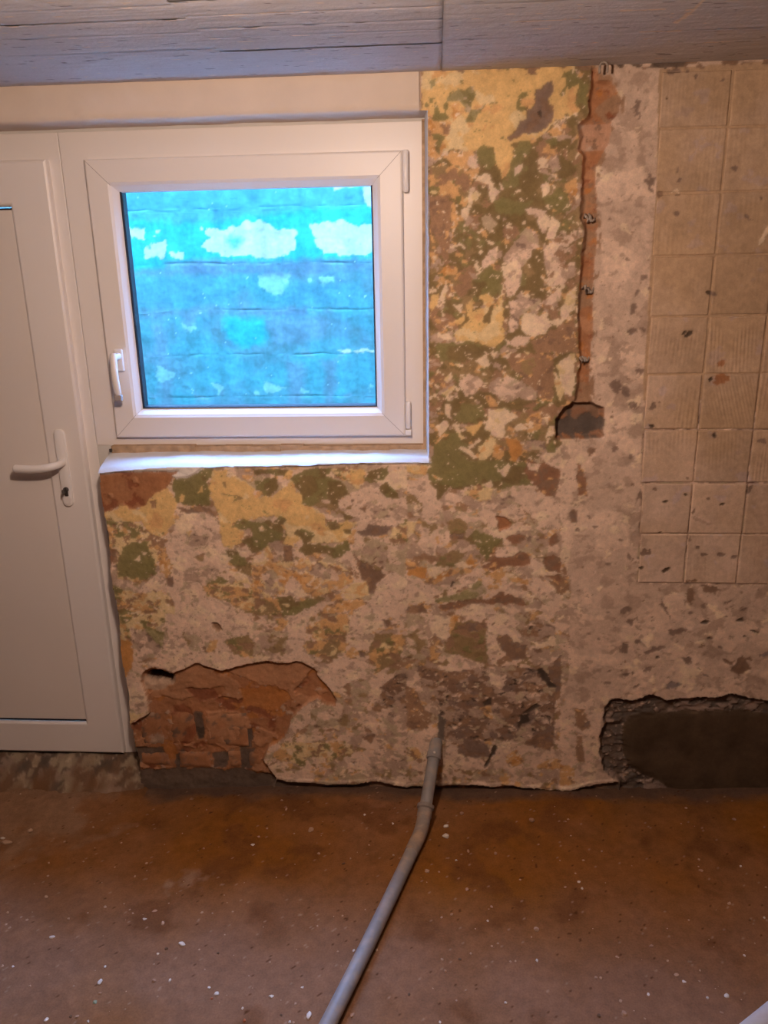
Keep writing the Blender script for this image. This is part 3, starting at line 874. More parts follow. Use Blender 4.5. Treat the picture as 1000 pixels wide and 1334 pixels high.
def add_tube(bm, path, radii, n=20, squash=None, caps=True):
    """tube along a path of points; radii per point; squash = (a, b) scales of the section axes"""
    path = [Vector(p) for p in path]
    rows = []
    prev = None
    for i, p in enumerate(path):
        t = (path[min(i + 1, len(path) - 1)] - path[max(i - 1, 0)]).normalized()
        if prev is None:
            ref = Vector((0, 0, 1)) if abs(t.z) < .9 else Vector((0, 1, 0))
            u = t.cross(ref).normalized()
        else:
            u = (prev - t * prev.dot(t)).normalized()
        prev = u
        w = t.cross(u)
        a, b = squash or (1, 1)
        rows.append([bm.verts.new(p + radii[i] * (a * math.cos(k * 2 * math.pi / n) * u + b * math.sin(k * 2 * math.pi / n) * w)) for k in range(n)])
    for A, B in zip(rows, rows[1:]):
        for k in range(n):
            bm.faces.new((A[k], A[(k + 1) % n], B[(k + 1) % n], B[k]))
    if caps:
        bm.faces.new(rows[0][::-1])
        bm.faces.new(rows[-1])


def tube(name, path, radii, m, parent=None, n=20, squash=None, smooth=True):
    bm = bmesh.new()
    add_tube(bm, path, radii, n, squash)
    o = finish(name, bm, m, parent, smooth=smooth)
    if smooth:
        o.data.set_sharp_from_angle(angle=math.radians(40))
    return o


def tag(o, label=None, cat=None, group=None, kind=None):
    for k, v in (('label', label), ('category', cat), ('group', group), ('kind', kind)):
        if v:
            o[k] = v
    return o


def structure(o, label=None):
    return tag(o, label, kind='structure', cat=None)


def empty(name, loc=(0, 0, 0)):
    o = bpy.data.objects.new(name, None)
    o.empty_display_size = 0.05
    COL.objects.link(o)
    return o


# ------------------------------------------------------------------ materials
def material(name, rgb=(.5, .5, .5), rough=.8, spec=.3, vary=.0, vary_scale=20., bump=.0, bump_scale=200., metal=0.0, attr=None, dirt=None, coat=0.0):
    m = bpy.data.materials.new(name)
    m.use_nodes = True
    nt = m.node_tree
    bsdf = nt.nodes['Principled BSDF']
    bsdf.inputs['Roughness'].default_value = rough
    bsdf.inputs['Specular IOR Level'].default_value = spec
    bsdf.inputs['Metallic'].default_value = metal
    bsdf.inputs['Coat Weight'].default_value = coat
    tc = nt.nodes.new('ShaderNodeTexCoord')
    if attr:
        base = nt.nodes.new('ShaderNodeAttribute')
        base.attribute_name = attr
    else:
        base = nt.nodes.new('ShaderNodeRGB')
        base.outputs[0].default_value = (*rgb, 1)
    out = base.outputs['Color']
    if dirt:
        dn = nt.nodes.new('ShaderNodeTexNoise')
        dn.inputs['Scale'].default_value = dirt[1]
        dn.inputs['Detail'].default_value = 5
        nt.links.new(tc.outputs['Object'], dn.inputs['Vector'])
        rp = nt.nodes.new('ShaderNodeMapRange')
        rp.inputs['From Min'].default_value = dirt[2]
        rp.inputs['From Max'].default_value = dirt[3]
        nt.links.new(dn.outputs['Fac'], rp.inputs['Value'])
        mx = nt.nodes.new('ShaderNodeMix')
        mx.data_type = 'RGBA'
        nt.links.new(rp.outputs['Result'], mx.inputs[0])
        nt.links.new(out, mx.inputs[6])
        mx.inputs[7].default_value = (*dirt[0], 1)
        out = mx.outputs[2]
    if vary:
        no = nt.nodes.new('ShaderNodeTexNoise')
        no.inputs['Scale'].default_value = vary_scale
        no.inputs['Detail'].default_value = 4
        nt.links.new(tc.outputs['Object'], no.inputs['Vector'])
        mr = nt.nodes.new('ShaderNodeMapRange')
        mr.inputs['From Min'].default_value = .25
        mr.inputs['From Max'].default_value = .75
        mr.inputs['To Min'].default_value = 1 - vary
        mr.inputs['To Max'].default_value = 1 + vary
        nt.links.new(no.outputs['Fac'], mr.inputs['Value'])
        ml = nt.nodes.new('ShaderNodeVectorMath')
        ml.operation = 'SCALE'
        nt.links.new(out, ml.inputs[0])
        nt.links.new(mr.outputs['Result'], ml.inputs['Scale'])
        out = ml.outputs[0]
    nt.links.new(out, bsdf.inputs['Base Color'])
    if bump:
        bn = nt.nodes.new('ShaderNodeTexNoise')
        bn.inputs['Scale'].default_value = bump_scale
        bn.inputs['Detail'].default_value = 6
        nt.links.new(tc.outputs['Object'], bn.inputs['Vector'])
        bp = nt.nodes.new('ShaderNodeBump')
        bp.inputs['Strength'].default_value = bump
        bp.inputs['Distance'].default_value = .002
        nt.links.new(bn.outputs['Fac'], bp.inputs['Height'])
        nt.links.new(bp.outputs['Normal'], bsdf.inputs['Normal'])
    return m


M_PAINT = material('old_paint', attr='paint', rough=.85, spec=.2, vary=.10, vary_scale=260, bump=.35, bump_scale=160)
M_TILE = material('tile_adhesive', attr='paint', rough=.9, spec=.15, vary=.08, vary_scale=300, bump=.25, bump_scale=200)
M_EARTH = material('packed_earth', attr='paint', rough=.95, spec=.1, vary=.16, vary_scale=220, bump=.5, bump_scale=120)
M_CONC = material('board_marked_concrete', attr='paint', rough=.8, spec=.25, vary=.06, vary_scale=150, bump=.4, bump_scale=110)
M_TEAL = material('weathered_teal_concrete', attr='paint', rough=.9, spec=.1, vary=.12, vary_scale=60, bump=.2, bump_scale=60)
M_WALLS = material('bare_room_wall', (.17, .125, .09), .9, .15, vary=.15, vary_scale=4, bump=.4, bump_scale=40)
M_LINTEL = material('smooth_cream_render', (.66, .555, .455), .85, .2, vary=.06, vary_scale=9, bump=.2, bump_scale=60, dirt=((.5, .38, .28), 7, .66, .9))
M_WHITE = material('white_plaster', (.64, .64, .65), .8, .2, vary=.05, vary_scale=40, bump=.5, bump_scale=90)
M_BARE = material('bare_brown_mortar', (.42, .29, .18), .95, .1, vary=.3, vary_scale=40, bump=.6, bump_scale=80)
M_PVC = material('white_pvc', (.80, .755, .72), .40, .45, vary=.02, vary_scale=3)
M_PANEL = material('matt_white_door_panel', (.76, .70, .645), .45, .4, vary=.02, vary_scale=3)
M_HANDLE = material('white_lacquer', (.82, .79, .77), .3, .5)
M_GASKET = material('black_rubber', (.012, .012, .014), .5, .4)
M_STEEL = material('dark_steel', (.10, .09, .085), .45, .5, metal=.6)
M_CAP = material('grey_plastic', (.33, .29, .27), .5, .4)
M_PIPE = material('grey_pipe_plastic', (.235, .22, .215), .5, .4, vary=.10, vary_scale=40, bump=.1, bump_scale=150, dirt=((.36, .28, .22), 26, .48, .75))
M_PIPE_D = material('dusty_pipe_elbow', (.24, .20, .175), .7, .3, vary=.15, vary_scale=50, bump=.2, bump_scale=150, dirt=((.38, .27, .19), 30, .42, .7))
M_PALE = material('pale_grey_pipe_plastic', (.50, .47, .46), .5, .4, vary=.06, vary_scale=30, dirt=((.42, .30, .24), 20, .55, .8))
M_STONE = {'w': material('white_plaster_chip', (.62, .56, .50), .9, .2, vary=.12, vary_scale=120, bump=.5, bump_scale=200),
           'p': material('pink_plaster_chip', (.40, .26, .175), .9, .2, vary=.15, vary_scale=120, bump=.5, bump_scale=200),
           'b': material('brown_pebble', (.33, .20, .13), .9, .2, vary=.2, vary_scale=120, bump=.5, bump_scale=200),
           'd': material('dark_crumb', (.13, .075, .045), .9, .2, vary=.2, vary_scale=120, bump=.5, bump_scale=200),
           'r': material('red_brick_crumb', (.36, .12, .055), .9, .2, vary=.2, vary_scale=120, bump=.5, bump_scale=200),
           'g': material('green_pebble', (.25, .31, .22), .8, .3, vary=.15, vary_scale=120, bump=.4, bump_scale=200)}
M_WIRE = material('grey_wire_and_plaster', (.33, .27, .22), .7, .3, vary=.35, vary_scale=150, bump=.6, bump_scale=200)
M_PAVE = material('outdoor_concrete', (.82, .82, .80), .9, .2, vary=.15, vary_scale=8, bump=.4, bump_scale=40)
M_FACADE = material('outdoor_render', (.62, .60, .56), .9, .2, vary=.1, vary_scale=5, bump=.3, bump_scale=30)


def glass_material():
    m = bpy.data.materials.new('window_glass')
    m.use_nodes = True
    nt = m.node_tree
    nt.nodes.clear()
    out = nt.nodes.new('ShaderNodeOutputMaterial')
    mix = nt.nodes.new('ShaderNodeMixShader')
    tr = nt.nodes.new('ShaderNodeBsdfTransparent')
    tr.inputs['Color'].default_value = (.97, .99, .98, 1)
    gl = nt.nodes.new('ShaderNodeBsdfGlossy')
    gl.inputs['Roughness'].default_value = .01
    lw = nt.nodes.new('ShaderNodeLayerWeight')
    lw.inputs['Blend'].default_value = .5
    pw = nt.nodes.new('ShaderNodeMath')
    pw.operation = 'POWER'
    pw.inputs[1].default_value = 5.0
    ma = nt.nodes.new('ShaderNodeMath')
    ma.operation = 'MULTIPLY_ADD'
    ma.inputs[1].default_value = .95
    ma.inputs[2].default_value = .04
    nt.links.new(lw.outputs['Facing'], pw.inputs[0])
    nt.links.new(pw.outputs[0], ma.inputs[0])
    nt.links.new(ma.outputs[0], mix.inputs[0])
    nt.links.new(tr.outputs[0], mix.inputs[1])
    nt.links.new(gl.outputs[0], mix.inputs[2])
    nt.links.new(mix.outputs[0], out.inputs['Surface'])
    return m


M_GLASS = glass_material()

# ------------------------------------------------------------------ sizes (metres)
CEIL = 2.146
ROOM_L, ROOM_R, ROOM_B = -3.2, 1.9, -5.0
LINTEL = 2.056
REVEAL_X = -0.025          # right-hand arris of the window opening
OUT_Y = 0.30               # outer face of the house wall


def axis(*parts):
    return np.concatenate([np.arange(a, b - 1e-6, s) for a, b, s in parts] + [[parts[-1][1]]])


# ------------------------------------------------------------------ wall_back: scraped plaster
def left_edge(z):
    return -1.016 + .004 * np.sin(z * 23) + .006 * np.clip((z - 1.0) / .1, -1, 0) * 0


def sill_front(x):
    return np.interp(x, [-1.05, -1.015, -.895, -.777, -.544, -.269, -.032], [1.088, 1.093, 1.105, 1.111, 1.113, 1.121, 1.124])


xs = axis((-1.05, 1.10, .003), (1.10, ROOM_R, .008))
zs = axis((-.08, 2.158, .003))
Xg, Zg = np.meshgrid(xs, zs)
channel_line = np.interp(Zg, [0, .5, 1.27, 1.8, 2.15], [.40, .405, .40, .40, .405])
base = np.zeros(Xg.shape, np.int8)                                # XP
wob = .05 * fbm(Xg / .12, Zg / .12, 61, 3)
base[(Zg + wob > 1.13) & (Xg > -.05)] = 1                          # XN
base[Xg + .35 * wob > channel_line] = 2                           # S
tiles_d = poly_distance(pts_of(REGIONS['tiles']), Xg, Zg)
base[tiles_d < .004] = np.where(Zg[tiles_d < .004] < 1.3, 5, 3)
X, Z, WX, WZ, RAG, cls = paint(xs, zs, base)

H = P_H[cls].astype(np.float32)
H = H + .0030 * fbm(X / .22, Z / .22, 5, 3) + .0012 * fbm(X / .03, Z / .03, 6, 3) + .00035 * fbm(X / .008, Z / .008, 8, 2)
H = np.where(tiles_d < 0, H - .0012, H)
label = np.zeros(X.shape, np.int8)                                # 0 plaster


def region(name):
    return poly_distance(pts_of(REGIONS[name]), WX, WZ) + .0018 * RAG


def fall(d, depth, width):
    return -depth * np.clip(-d / width, 0, 1)


rough_n = fbm(X / .05, Z / .05, 71, 4)
# exposed brickwork and clay under the plaster, low at the left
d = region('clay')
sel = d < 0
c2 = np.full(X.shape, PI['R'], np.int16)
overlay(c2, sel, X, Z, [('RL', .20, 60), ('RD', .12, 45), ('RO', .10, 30), ('RG', .03, 14)], 12)
for i, (k, flat) in enumerate(CLAY_MARKS):
    dm = poly_distance(pts_of(flat), WX, WZ) + .004 * RAG + .005 * rough_n
    c2[dm < 0] = PI[k]
cls[sel] = c2[sel]
H = np.where(sel, P_H[c2] + fall(d, .015, .004) + .004 * rough_n + .0012 * fbm(X / .014, Z / .014, 73, 3), H)
label[sel] = 1
# dark pipe hole
d = region('hole')
H = np.where(d < .012, H - .010 * np.clip(1 - d / .012, 0, 1), H)
sel = d < 0
H = np.where(sel, -.028 + fall(d, .085, .006), H)
cls[sel] = PI['D']
cls[(d >= 0) & (d < .010) & (Z < .402)] = PI['RG']
# cable channel
d = region('channel')
sel = d < 0
c2 = np.full(X.shape, PI['R'], np.int16)
overlay(c2, sel, X, Z, [('RL', .3, 26), ('B', .34, 34), ('RO', .08, 30), ('RD', .05, 14), ('BM', .07, 9)], 15)
up = sel & (Z > 1.95) & (Z < 2.012)
c2[up & (fbm(X / .05, Z / .05, 77, 2) > -.5)] = PI['RB']
overlay(c2, up, X, Z, [('BM', .08, 10), ('M2', .25, 24)], 19)
cls[sel] = c2[sel]
H = np.where(sel, P_H[c2] * .4 + fall(d, .014, .010) + .0025 * rough_n, H)
label[sel] = 2
rim = (d >= 0) & (d < .012) & (fbm(X / .02, Z / .03, 33, 3) > .15) & (X > .40)
cls[rim] = PI['B']
# socket box
d = region('socket')
sel = d < 0
c2 = np.full(X.shape, PI['BM'], np.int16)
overlay(c2, sel, X, Z, [('BR', .35, 30), ('R', .16, 24)], 22)
dk = sel & (np.abs(Z - 1.226) + .4 * np.abs(np.abs(X - .404) - .030) < .030 + .030 * fbm(X / .022, Z / .022, 87, 4))
c2[dk] = PI['CD']
cls[sel] = c2[sel]
H = np.where(sel, P_H[c2] + fall(d, .024, .008) + .005 * rough_n, H)
label[sel] = 3
# small chips
for nm in ('chip', 'chip_left'):
    d = region(nm)
    sel = d < 0
    cls[sel] = PI['R'] if nm == 'chip' else PI['B']
    H = np.where(sel, fall(d, .007, .003) + .0015 * rough_n, H)
# dark cement infill, low at the right
d = region('cement') + .006 * rough_n
sel = d < 0
c2 = np.full(X.shape, PI['CL'], np.int16)
overlay(c2, sel, X, Z, [('MD', .3, 30), ('CD', .25, 18)], 25)
edge = sel & (X < .68)
overlay(c2, edge, X, Z, [('CD', .4, 22), ('MD', .25, 14), ('M2', .05, 8)], 28)
df = region('cement_flat') + .004 * rough_n
flat_sel = sel & (df < 0)
c2[flat_sel] = PI['CM']
cls[sel] = c2[sel]
Hc = P_H[c2] + fall(d, .020, .008) + .006 * fbm(X / .035, Z / .018, 81, 4)
Hf = -.017 + .0012 * fbm(X / .10, Z / .10, 83, 3)
k = np.clip(-df / .02, 0, 1)
H = np.where(sel, Hc * (1 - k) + Hf * k, H)
label[sel] = 4
# foot of the wall, behind the ragged lower edge of the plaster
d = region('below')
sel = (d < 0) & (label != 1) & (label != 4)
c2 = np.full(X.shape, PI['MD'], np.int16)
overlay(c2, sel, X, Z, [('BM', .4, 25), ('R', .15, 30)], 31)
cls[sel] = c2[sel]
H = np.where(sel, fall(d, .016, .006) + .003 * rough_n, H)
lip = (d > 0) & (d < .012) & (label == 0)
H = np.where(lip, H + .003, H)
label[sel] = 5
# white plaster smeared over the edge below the window
white = [(-1.010, 1.125), (-1.012, 1.086), (-.93, 1.094), (-.80, 1.098), (-.772, 1.098), (-.795, 1.084), (-.782, 1.075), (-.745, 1.078), (-.715, 1.092), (-.69, 1.108), (-.6, 1.109), (-.3, 1.116), (-.02, 1.119), (-.02, 1.135)]
d = poly_distance(white, WX, WZ) + .0015 * RAG
sel = d < 0
cls[sel] = PI['W']
H = np.where(sel, .0005 + np.clip(-d / .006, 0, 1) * .006 + .002 * rough_n, H)
label[sel] = 0
# smudge where the lintel meets the yellow paint
sm = (np.abs(X + .046) < .006 + .004 * RAG) & (Z > LINTEL)
cls[sm] = PI['M2']
top = (Z > CEIL - .012 + .006 * rough_n) & (X > .0)
cls[top & (fbm(X / .04, Z / .02, 91, 3) > .25)] = PI['BM']
top2 = (Z > CEIL - .010) & (X > .49) & (X < .62) & (rough_n > 0)
cls[top2] = PI['MD']

colr = colour(X, Z, cls)
cx = .5 * (X[:-1, :-1] + X[1:, 1:])
cz = .5 * (Z[:-1, :-1] + Z[1:, 1:])
lab = label[:-1, :-1]
keep = np.ones(cx.shape, bool)
keep &= ~((cx < REVEAL_X) & (cz > sill_front(cx)) & (cz < LINTEL))
keep &= ~((cx < -.046) & (cz > LINTEL - .001))
keep &= cx > left_edge(cz)
Yw = -H
wall_back = surface('wall_back', X, Yw, Z, colr, M_PAINT, None, keep & ((lab == 0)))
tag(wall_back, 'scraped basement wall with flaking yellow and olive green paint around the window', kind='structure')
for li, nm, lb in ((1, 'clay_patch', 'reddish brown clay and brick laid bare at the foot of the wall'), (2, 'cable_channel', 'orange brown cable channel chased into the plaster'),
                   (3, 'socket_recess', 'dark square socket recess at the end of the channel'), (4, 'cement_patch', 'dark grey brown cement infill at the wall foot'), (5, 'wall_foot', 'dark gap under the ragged plaster edge')):
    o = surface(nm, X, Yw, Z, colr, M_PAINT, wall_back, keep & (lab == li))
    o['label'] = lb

# masonry behind the plaster, with the opening for window and door
bm = bmesh.new()
add_box(bm, -.046, ROOM_R + .2, .12, OUT_Y, -.3, CEIL + .2)
add_box(bm, -1.076, -.046, .12, OUT_Y, -.3, 1.16)
add_box(bm, -2.06, -1.076, .12, OUT_Y, -.3, .0)
add_box(bm, ROOM_L - .2, -2.06, 0.0, OUT_Y, -.3, CEIL + .2)
add_box(bm, -2.06, -.046, .12, OUT_Y, 2.043, CEIL + .2)
add_box(bm, ROOM_L - 1.6, ROOM_R + 1.6, .12, OUT_Y, CEIL + .2, 4.2)
finish('masonry', bm, M_FACADE, wall_back)


# smooth lintel over window and door
def lintel():
    xs = axis((-2.07, -.046, .012))
    ts = np.array([0, .012, .03, .05, .07, CEIL - LINTEL + .012])
    prof = [(.13, LINTEL + .002), (.10, LINTEL + .001), (.06, LINTEL), (.02, LINTEL), (.006, LINTEL + .0015), (.001, LINTEL + .006), (.0, LINTEL + .02), (.0, LINTEL + .05), (.0, CEIL + .012)]
    Xl, _ = np.meshgrid(xs, np.arange(len(prof)))
    Yl = np.array([p[0] for p in prof])[:, None] + 0 * Xl
    Zl = np.array([p[1] for p in prof])[:, None] + 0 * Xl
    n = fbm(Xl / .08, Zl / .05 + Yl * 9, 3, 3)
    Zl = Zl + np.where(Yl > .0005, .0018 * n, 0)
    Yl = Yl + .0012 * n
    o = surface('lintel', Xl, Yl, Zl, None, M_LINTEL, wall_back)
    o['label'] = 'smooth pale lintel band over window and door'


lintel()
box('lintel_end', (-.050, -.020, .0035, .13, LINTEL + .0015, LINTEL + .02), M_LINTEL, wall_back)


# reveal at the right of the window and lumpy plaster sill
def reveal():
    zv = axis((1.118, LINTEL + .02, .006))
    ts = np.array([-.001, .002, .008, .03, .06, .095, .13])
    Zr, Tr = np.meshgrid(zv, ts)
    n = fbm(Zr / .03, Tr / .03, 17, 3)
    Xr = REVEAL_X + .001 - .010 * np.clip(Tr / .1, 0, 1) + .0012 * n + np.where(Tr < .004, .003, 0)
    o = surface('reveal_plaster', Xr, Tr - .0015, Zr, None, M_WHITE, wall_back)
    o['label'] = 'white plastered window reveal'
    bm = bmesh.new()
    z = 1.14
    i = 0
    rnd = random.Random(3)
    while z < 2.045:
        h = rnd.uniform(.02, .05)
        add_box(bm, -.0415, -.0325 + rnd.uniform(-.001, .0015), .0935 + rnd.uniform(-.003, .002), .125, z, min(z + h, 2.05))
        z += h
    o = finish('gap_filler', bm, M_BARE, wall_back)
    o['label'] = 'brown mortar strip beside the window frame'


reveal()


def sill():
    xs = axis((-1.018, REVEAL_X + .004, .006))
    ts = np.array([0, .008, .02, .035, .05, .07, .09, .118])
    Xs, Ts = np.meshgrid(xs, ts)
    zf = sill_front(Xs) + .002
    n = fbm(Xs / .05, Ts / .03, 27, 4)
    rise = np.interp(Ts, [0, .008, .02, .118], [-.004, .004, .008, .016])
    Zs = zf + rise + .003 * n + (1.124 - zf) * np.clip(Ts / .118, 0, 1) * .9
    Ys = Ts - .005 + .002 * n
    o = surface('sill_plaster', Xs, Ys, Zs, None, M_WHITE, wall_back)
    o['label'] = 'lumpy white plaster on the window ledge'
    bm = bmesh.new()
    rnd = random.Random(5)
    x = -1.012
    while x < -.05:
        w = rnd.uniform(.05, .12)
        add_box(bm, x, min(x + w + .004, -.036), .094 + rnd.uniform(-.003, .003), .13, 1.11, 1.1535 + rnd.uniform(-.003, .002))
        x += w
    o = finish('ledge_mortar', bm, M_BARE, wall_back, bevel=.002)
    o['label'] = 'rough brown mortar strip under the window frame'


sill()


# threshold of rough concrete under the door
def threshold():
    xs = axis((-2.06, -1.004, .006))
    ts = axis((0, 1, .04))
    Xt, Tt = np.meshgrid(xs, ts)
    n = fbm(Xt / .06, Tt / .5, 35, 4)
    n2 = fbm(Xt / .02, Tt / .2, 36, 4)
    Yt = .135 - Tt * (.21 + .03 * fbm(Xt / .09, 0 * Xt, 39, 3)) * np.interp(Xt, [-1.12, -1.01], [1, .72]) + .006 * n2
    Zt = .043 - .112 * np.clip(Tt - .15, 0, 1) ** 1.3 + .008 * n + .007 * n2
    c = np.full(Xt.shape, PI['T'], np.int16)
    overlay(c, np.ones(Xt.shape, bool), Xt, Tt * .2, [('M2', .40, 40), ('BM', .34, 30), ('MD', .26, 20), ('C', .05, 12)], 37)
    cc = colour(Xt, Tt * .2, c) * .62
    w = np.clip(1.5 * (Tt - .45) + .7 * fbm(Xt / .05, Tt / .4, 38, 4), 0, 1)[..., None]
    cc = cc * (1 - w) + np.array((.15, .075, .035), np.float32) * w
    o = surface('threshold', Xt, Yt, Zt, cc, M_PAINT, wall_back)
    o['label'] = 'rough mortar bed under the door'


threshold()


# squares of adhesive left by the tiles, each a piece with comb marks
def tile_squares():
    rnd = random.Random(11)
    zr = [.744, .902, 1.056, 1.213, 1.370, 1.527, 1.684, 1.841, 1.995, 2.128]
    zl = [.6 - .02 * i / 9 for i in range(10)]
    for c in range(8):
        for r in range(9):
            z0, z1 = zr[r], zr[r + 1]
            lx = np.interp(.5 * (z0 + z1), [.74, 1.2, 2.1], [.604, .588, .563])
            x0 = lx if c == 0 else .738 + .153 * (c - 1)
            x1 = .738 + .153 * c
            if x0 > ROOM_R - .05:
                continue
            x1 = min(x1, ROOM_R - .005)
            g = .0007
            x0, x1, z0, z1 = x0 + g + rnd.uniform(-.001, .002), x1 - g + rnd.uniform(-.002, .001), z0 + g + rnd.uniform(-.0008, .0015), z1 - g - rnd.uniform(-.0008, .0015)
            st = .0026 if x0 < 1.1 else .008
            a = np.linspace(x0, x1, int((x1 - x0) / st) + 2)
            b = np.linspace(z0, z1, int((z1 - z0) / st) + 2)
            bs = np.full((len(b), len(a)), 3, np.int8)
            X, Z, WX, WZ, RAG, cls = paint(a, b, bs)
            sel = cls == PI['E']
            lowness = np.clip((1.45 - .5 * (z0 + z1)) / .6, 0, 1)
            overlay(cls, sel, X, Z, [('M2', .04, 30)], 41)
            tone = rnd.uniform(.92, 1.08)
            col = colour(X, Z, cls, 2) * tone
            w = (np.clip(.12 + .55 * lowness + .45 * fbm(X / .13, Z / .13, 88, 4), 0, 1) * sel)[..., None]
            col = col * (1 + w * (P_RGB[PI['S']] / P_RGB[PI['E']] - 1))
            slant = rnd.choice([0, .05, -.05, .08, .3]) if r < 5 else rnd.choice([0, .03, -.03])
            amp = rnd.uniform(.25, 1.0) * (.0008 if r in (3, 4, 2, 6) else .0004)
            ph = (X - .5 + slant * (Z - z0)) / rnd.uniform(.0095, .012) * 2 * math.pi
            fade = np.clip(.5 + 1.2 * fbm(X / .06, Z / .08, 65, 2), 0, 1)
            h = (.0024 if r < 4 else .0014) + P_H[cls] + amp * fade * np.sin(ph) + .0006 * fbm(X / .02, Z / .02, 66, 3) + .0012 * fbm(X / .1, Z / .1, 67, 2)
            wall_h = .0030 * fbm(X / .22, Z / .22, 5, 3)
            h = h + wall_h
            e = np.minimum(np.minimum(X - x0, x1 - X), np.minimum(Z - z0, z1 - Z))
            h = h - np.where(e < 1e-5, .0045, 0) - .0007 * np.clip(1 - (e + .001 * RAG) / .004, 0, 1)
            surface('adhesive_square', X, -h, Z, col, M_TILE, wall_back)


tile_squares()


# bricks standing proud at the foot of the exposed patch
def bricks():
    rnd = random.Random(21)
    rects = [(-.996, -.916, .142, .272, 'RG'), (-.889, -.805, .144, .268, 'RD'), (-.775, -.630, .142, .268, 'RL'),
             (-1.006, -.902, .062, .112, 'BR'), (-.873, -.762, .056, .122, 'R'), (-.702, -.660, .062, .124, 'RL'), (-.632, -.588, .066, .122, 'R')]
    for x0, x1, z0, z1, k in rects:
        a = np.linspace(x0, x1, max(6, int((x1 - x0) / .006)))
        b = np.linspace(z0, z1, max(5, int((z1 - z0) / .006)))
        X, Z = np.meshgrid(a, b)
        n = fbm(X / .03, Z / .03, 45, 4)
        e = np.minimum(np.minimum(X - x0, x1 - X), np.minimum(Z - z0, z1 - Z)) + .004 * fbm(X / .015, Z / .015, 47, 2)
        h = -.0120 + .003 * n - .006 * np.clip(1 - e / .010, 0, 1)
        c = np.full(X.shape, PI[k], np.int16)
        overlay(c, np.ones(X.shape, bool), X, Z, [('R', .5, 40), ('MD', .10, 16), ('BM', .10, 18)], 49)
        surface('brick', X, -h, Z, colour(X, Z, c), M_PAINT, wall_back)


bricks()


# ------------------------------------------------------------------ floor
def build_floor():
    xs = axis((ROOM_L, -1.6, .1), (-1.6, 1.2, .0055), (1.2, ROOM_R, .1))
    ys = axis((ROOM_B, -1.25, .1), (-1.25, .06, .0055))
    X, Y = np.meshgrid(xs, ys)
    X = X.astype(np.float32)
    Y = Y.astype(np.float32)
    big = fbm(X / .45, Y / .45, 2, 3)
    med = fbm(X / .07, Y / .07, 4, 4)
    fin = fbm(X / .016, Y / .016, 6, 3)
    Zf = .006 * big + .0025 * med + .0011 * fin
    Zf += np.interp(X, [-1.2, -.9, -.2, .5, .85, 1.2], [-.030, -.030, .0, .004, .012, .030]) * np.clip(1 + Y / .7, 0, 1)
    Zf += np.where((X < -1.0), .012 * np.clip(1 - np.abs(Y + .03) / .12, 0, 1), 0)
    earth = np.array((.190, .075, .013), np.float32)
    dust_skylit = np.array((.20, .105, .058), np.float32)
    dark = np.array((.115, .045, .015), np.float32)
    mud = np.array((.085, .055, .040), np.float32)
    pale = np.array((.30, .19, .12), np.float32)
    w = np.clip(.25 + .5 * fbm(X / .30, Y / .30, 8, 4) + np.clip((-.42 - Y) / .35, 0, 1) * .75, 0, 1)[..., None]  # random dust; towards the front also the pinkish sky light, painted in
    c = earth * (1 - w) + dust_skylit * w
    w = np.clip(1.6 * fbm(X / .12, Y / .12, 10, 4) - .35, 0, .6)[..., None]
    c = c * (1 - w) + dark * w
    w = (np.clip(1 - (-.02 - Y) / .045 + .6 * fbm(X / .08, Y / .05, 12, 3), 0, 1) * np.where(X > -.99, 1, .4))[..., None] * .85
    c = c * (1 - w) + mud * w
    w = np.clip(1 - np.sqrt(((X + .72) / .05) ** 2 + ((Y + .44) / .055) ** 2) + .8 * fbm(X / .03, Y / .03, 15, 3), 0, .55)[..., None]
    c = c * (1 - w) + pale * w
    w = np.clip((-1.08 - X) / .25 + .9 * fbm(X / .09, Y / .09, 18, 4) - np.clip((-.2 - Y) / .25, 0, 1), 0, .55)[..., None]
    c = c * (1 - w) + pale * .85 * w
    fleck = fbm(X / .010, Y / .010, 20, 2)
    c = np.where((fleck > level(.0015) * 1.15)[..., None], pale * .9, c)
    c = np.where((fleck < -level(.0015) * 1.15)[..., None], dark * .7, c)
    c = c * (1 + .14 * fin + .10 * med)[..., None]
    f = surface('floor', X, Y, Zf, np.clip(c, .004, 1), M_EARTH)
    tag(f, 'packed orange brown earth floor strewn with plaster crumbs', kind='structure')
    return f, xs, ys, Zf


floor, FX, FY, FZ = build_floor()
box('light_block_slab', (ROOM_L - .5, ROOM_R + .5, ROOM_B - .5, 1.9, -.40, -.14), M_PAVE, floor)  # unseen slab, added to stop sky light leaking in from below


def floor_z(x, y):
    i = int(np.clip(np.searchsorted(FX, x), 1, len(FX) - 1))
    j = int(np.clip(np.searchsorted(FY, y), 1, len(FY) - 1))
    return float(FZ[j - 1:j + 1, i - 1:i + 1].mean())


def grit():
    rnd = random.Random(8)
    bm = bmesh.new()
    for _ in range(260):
        x, y = rnd.uniform(-1.5, 1.15), -.02 - 1.15 * rnd.random() ** .8
        r = rnd.choice([.0012, .0015, .002, .0026, .0034]) * rnd.uniform(.7, 1.2)
        z = floor_z(x, y) + r * .3
        top = bm.verts.new((x + rnd.uniform(-.3, .3) * r, y, z + r * .8))
        bot = bm.verts.new((x, y, z - r))
        n = 5
        rg = []
        a0 = rnd.random() * 6
        for k in range(n):
            rr = r * rnd.uniform(.8, 1.5)
            rg.append(bm.verts.new((x + rr * math.cos(a0 + k * 6.283 / n), y + rr * math.sin(a0 + k * 6.283 / n), z)))
        for k in range(n):
            bm.faces.new((rg[k], rg[(k + 1) % n], top))
            bm.faces.new((rg[(k + 1) % n], rg[k], bot))
    o = finish('grit', bm, M_STONE['p'], floor)
    tag(o, kind='stuff', label='fine pale grit scattered over the earth')


grit()


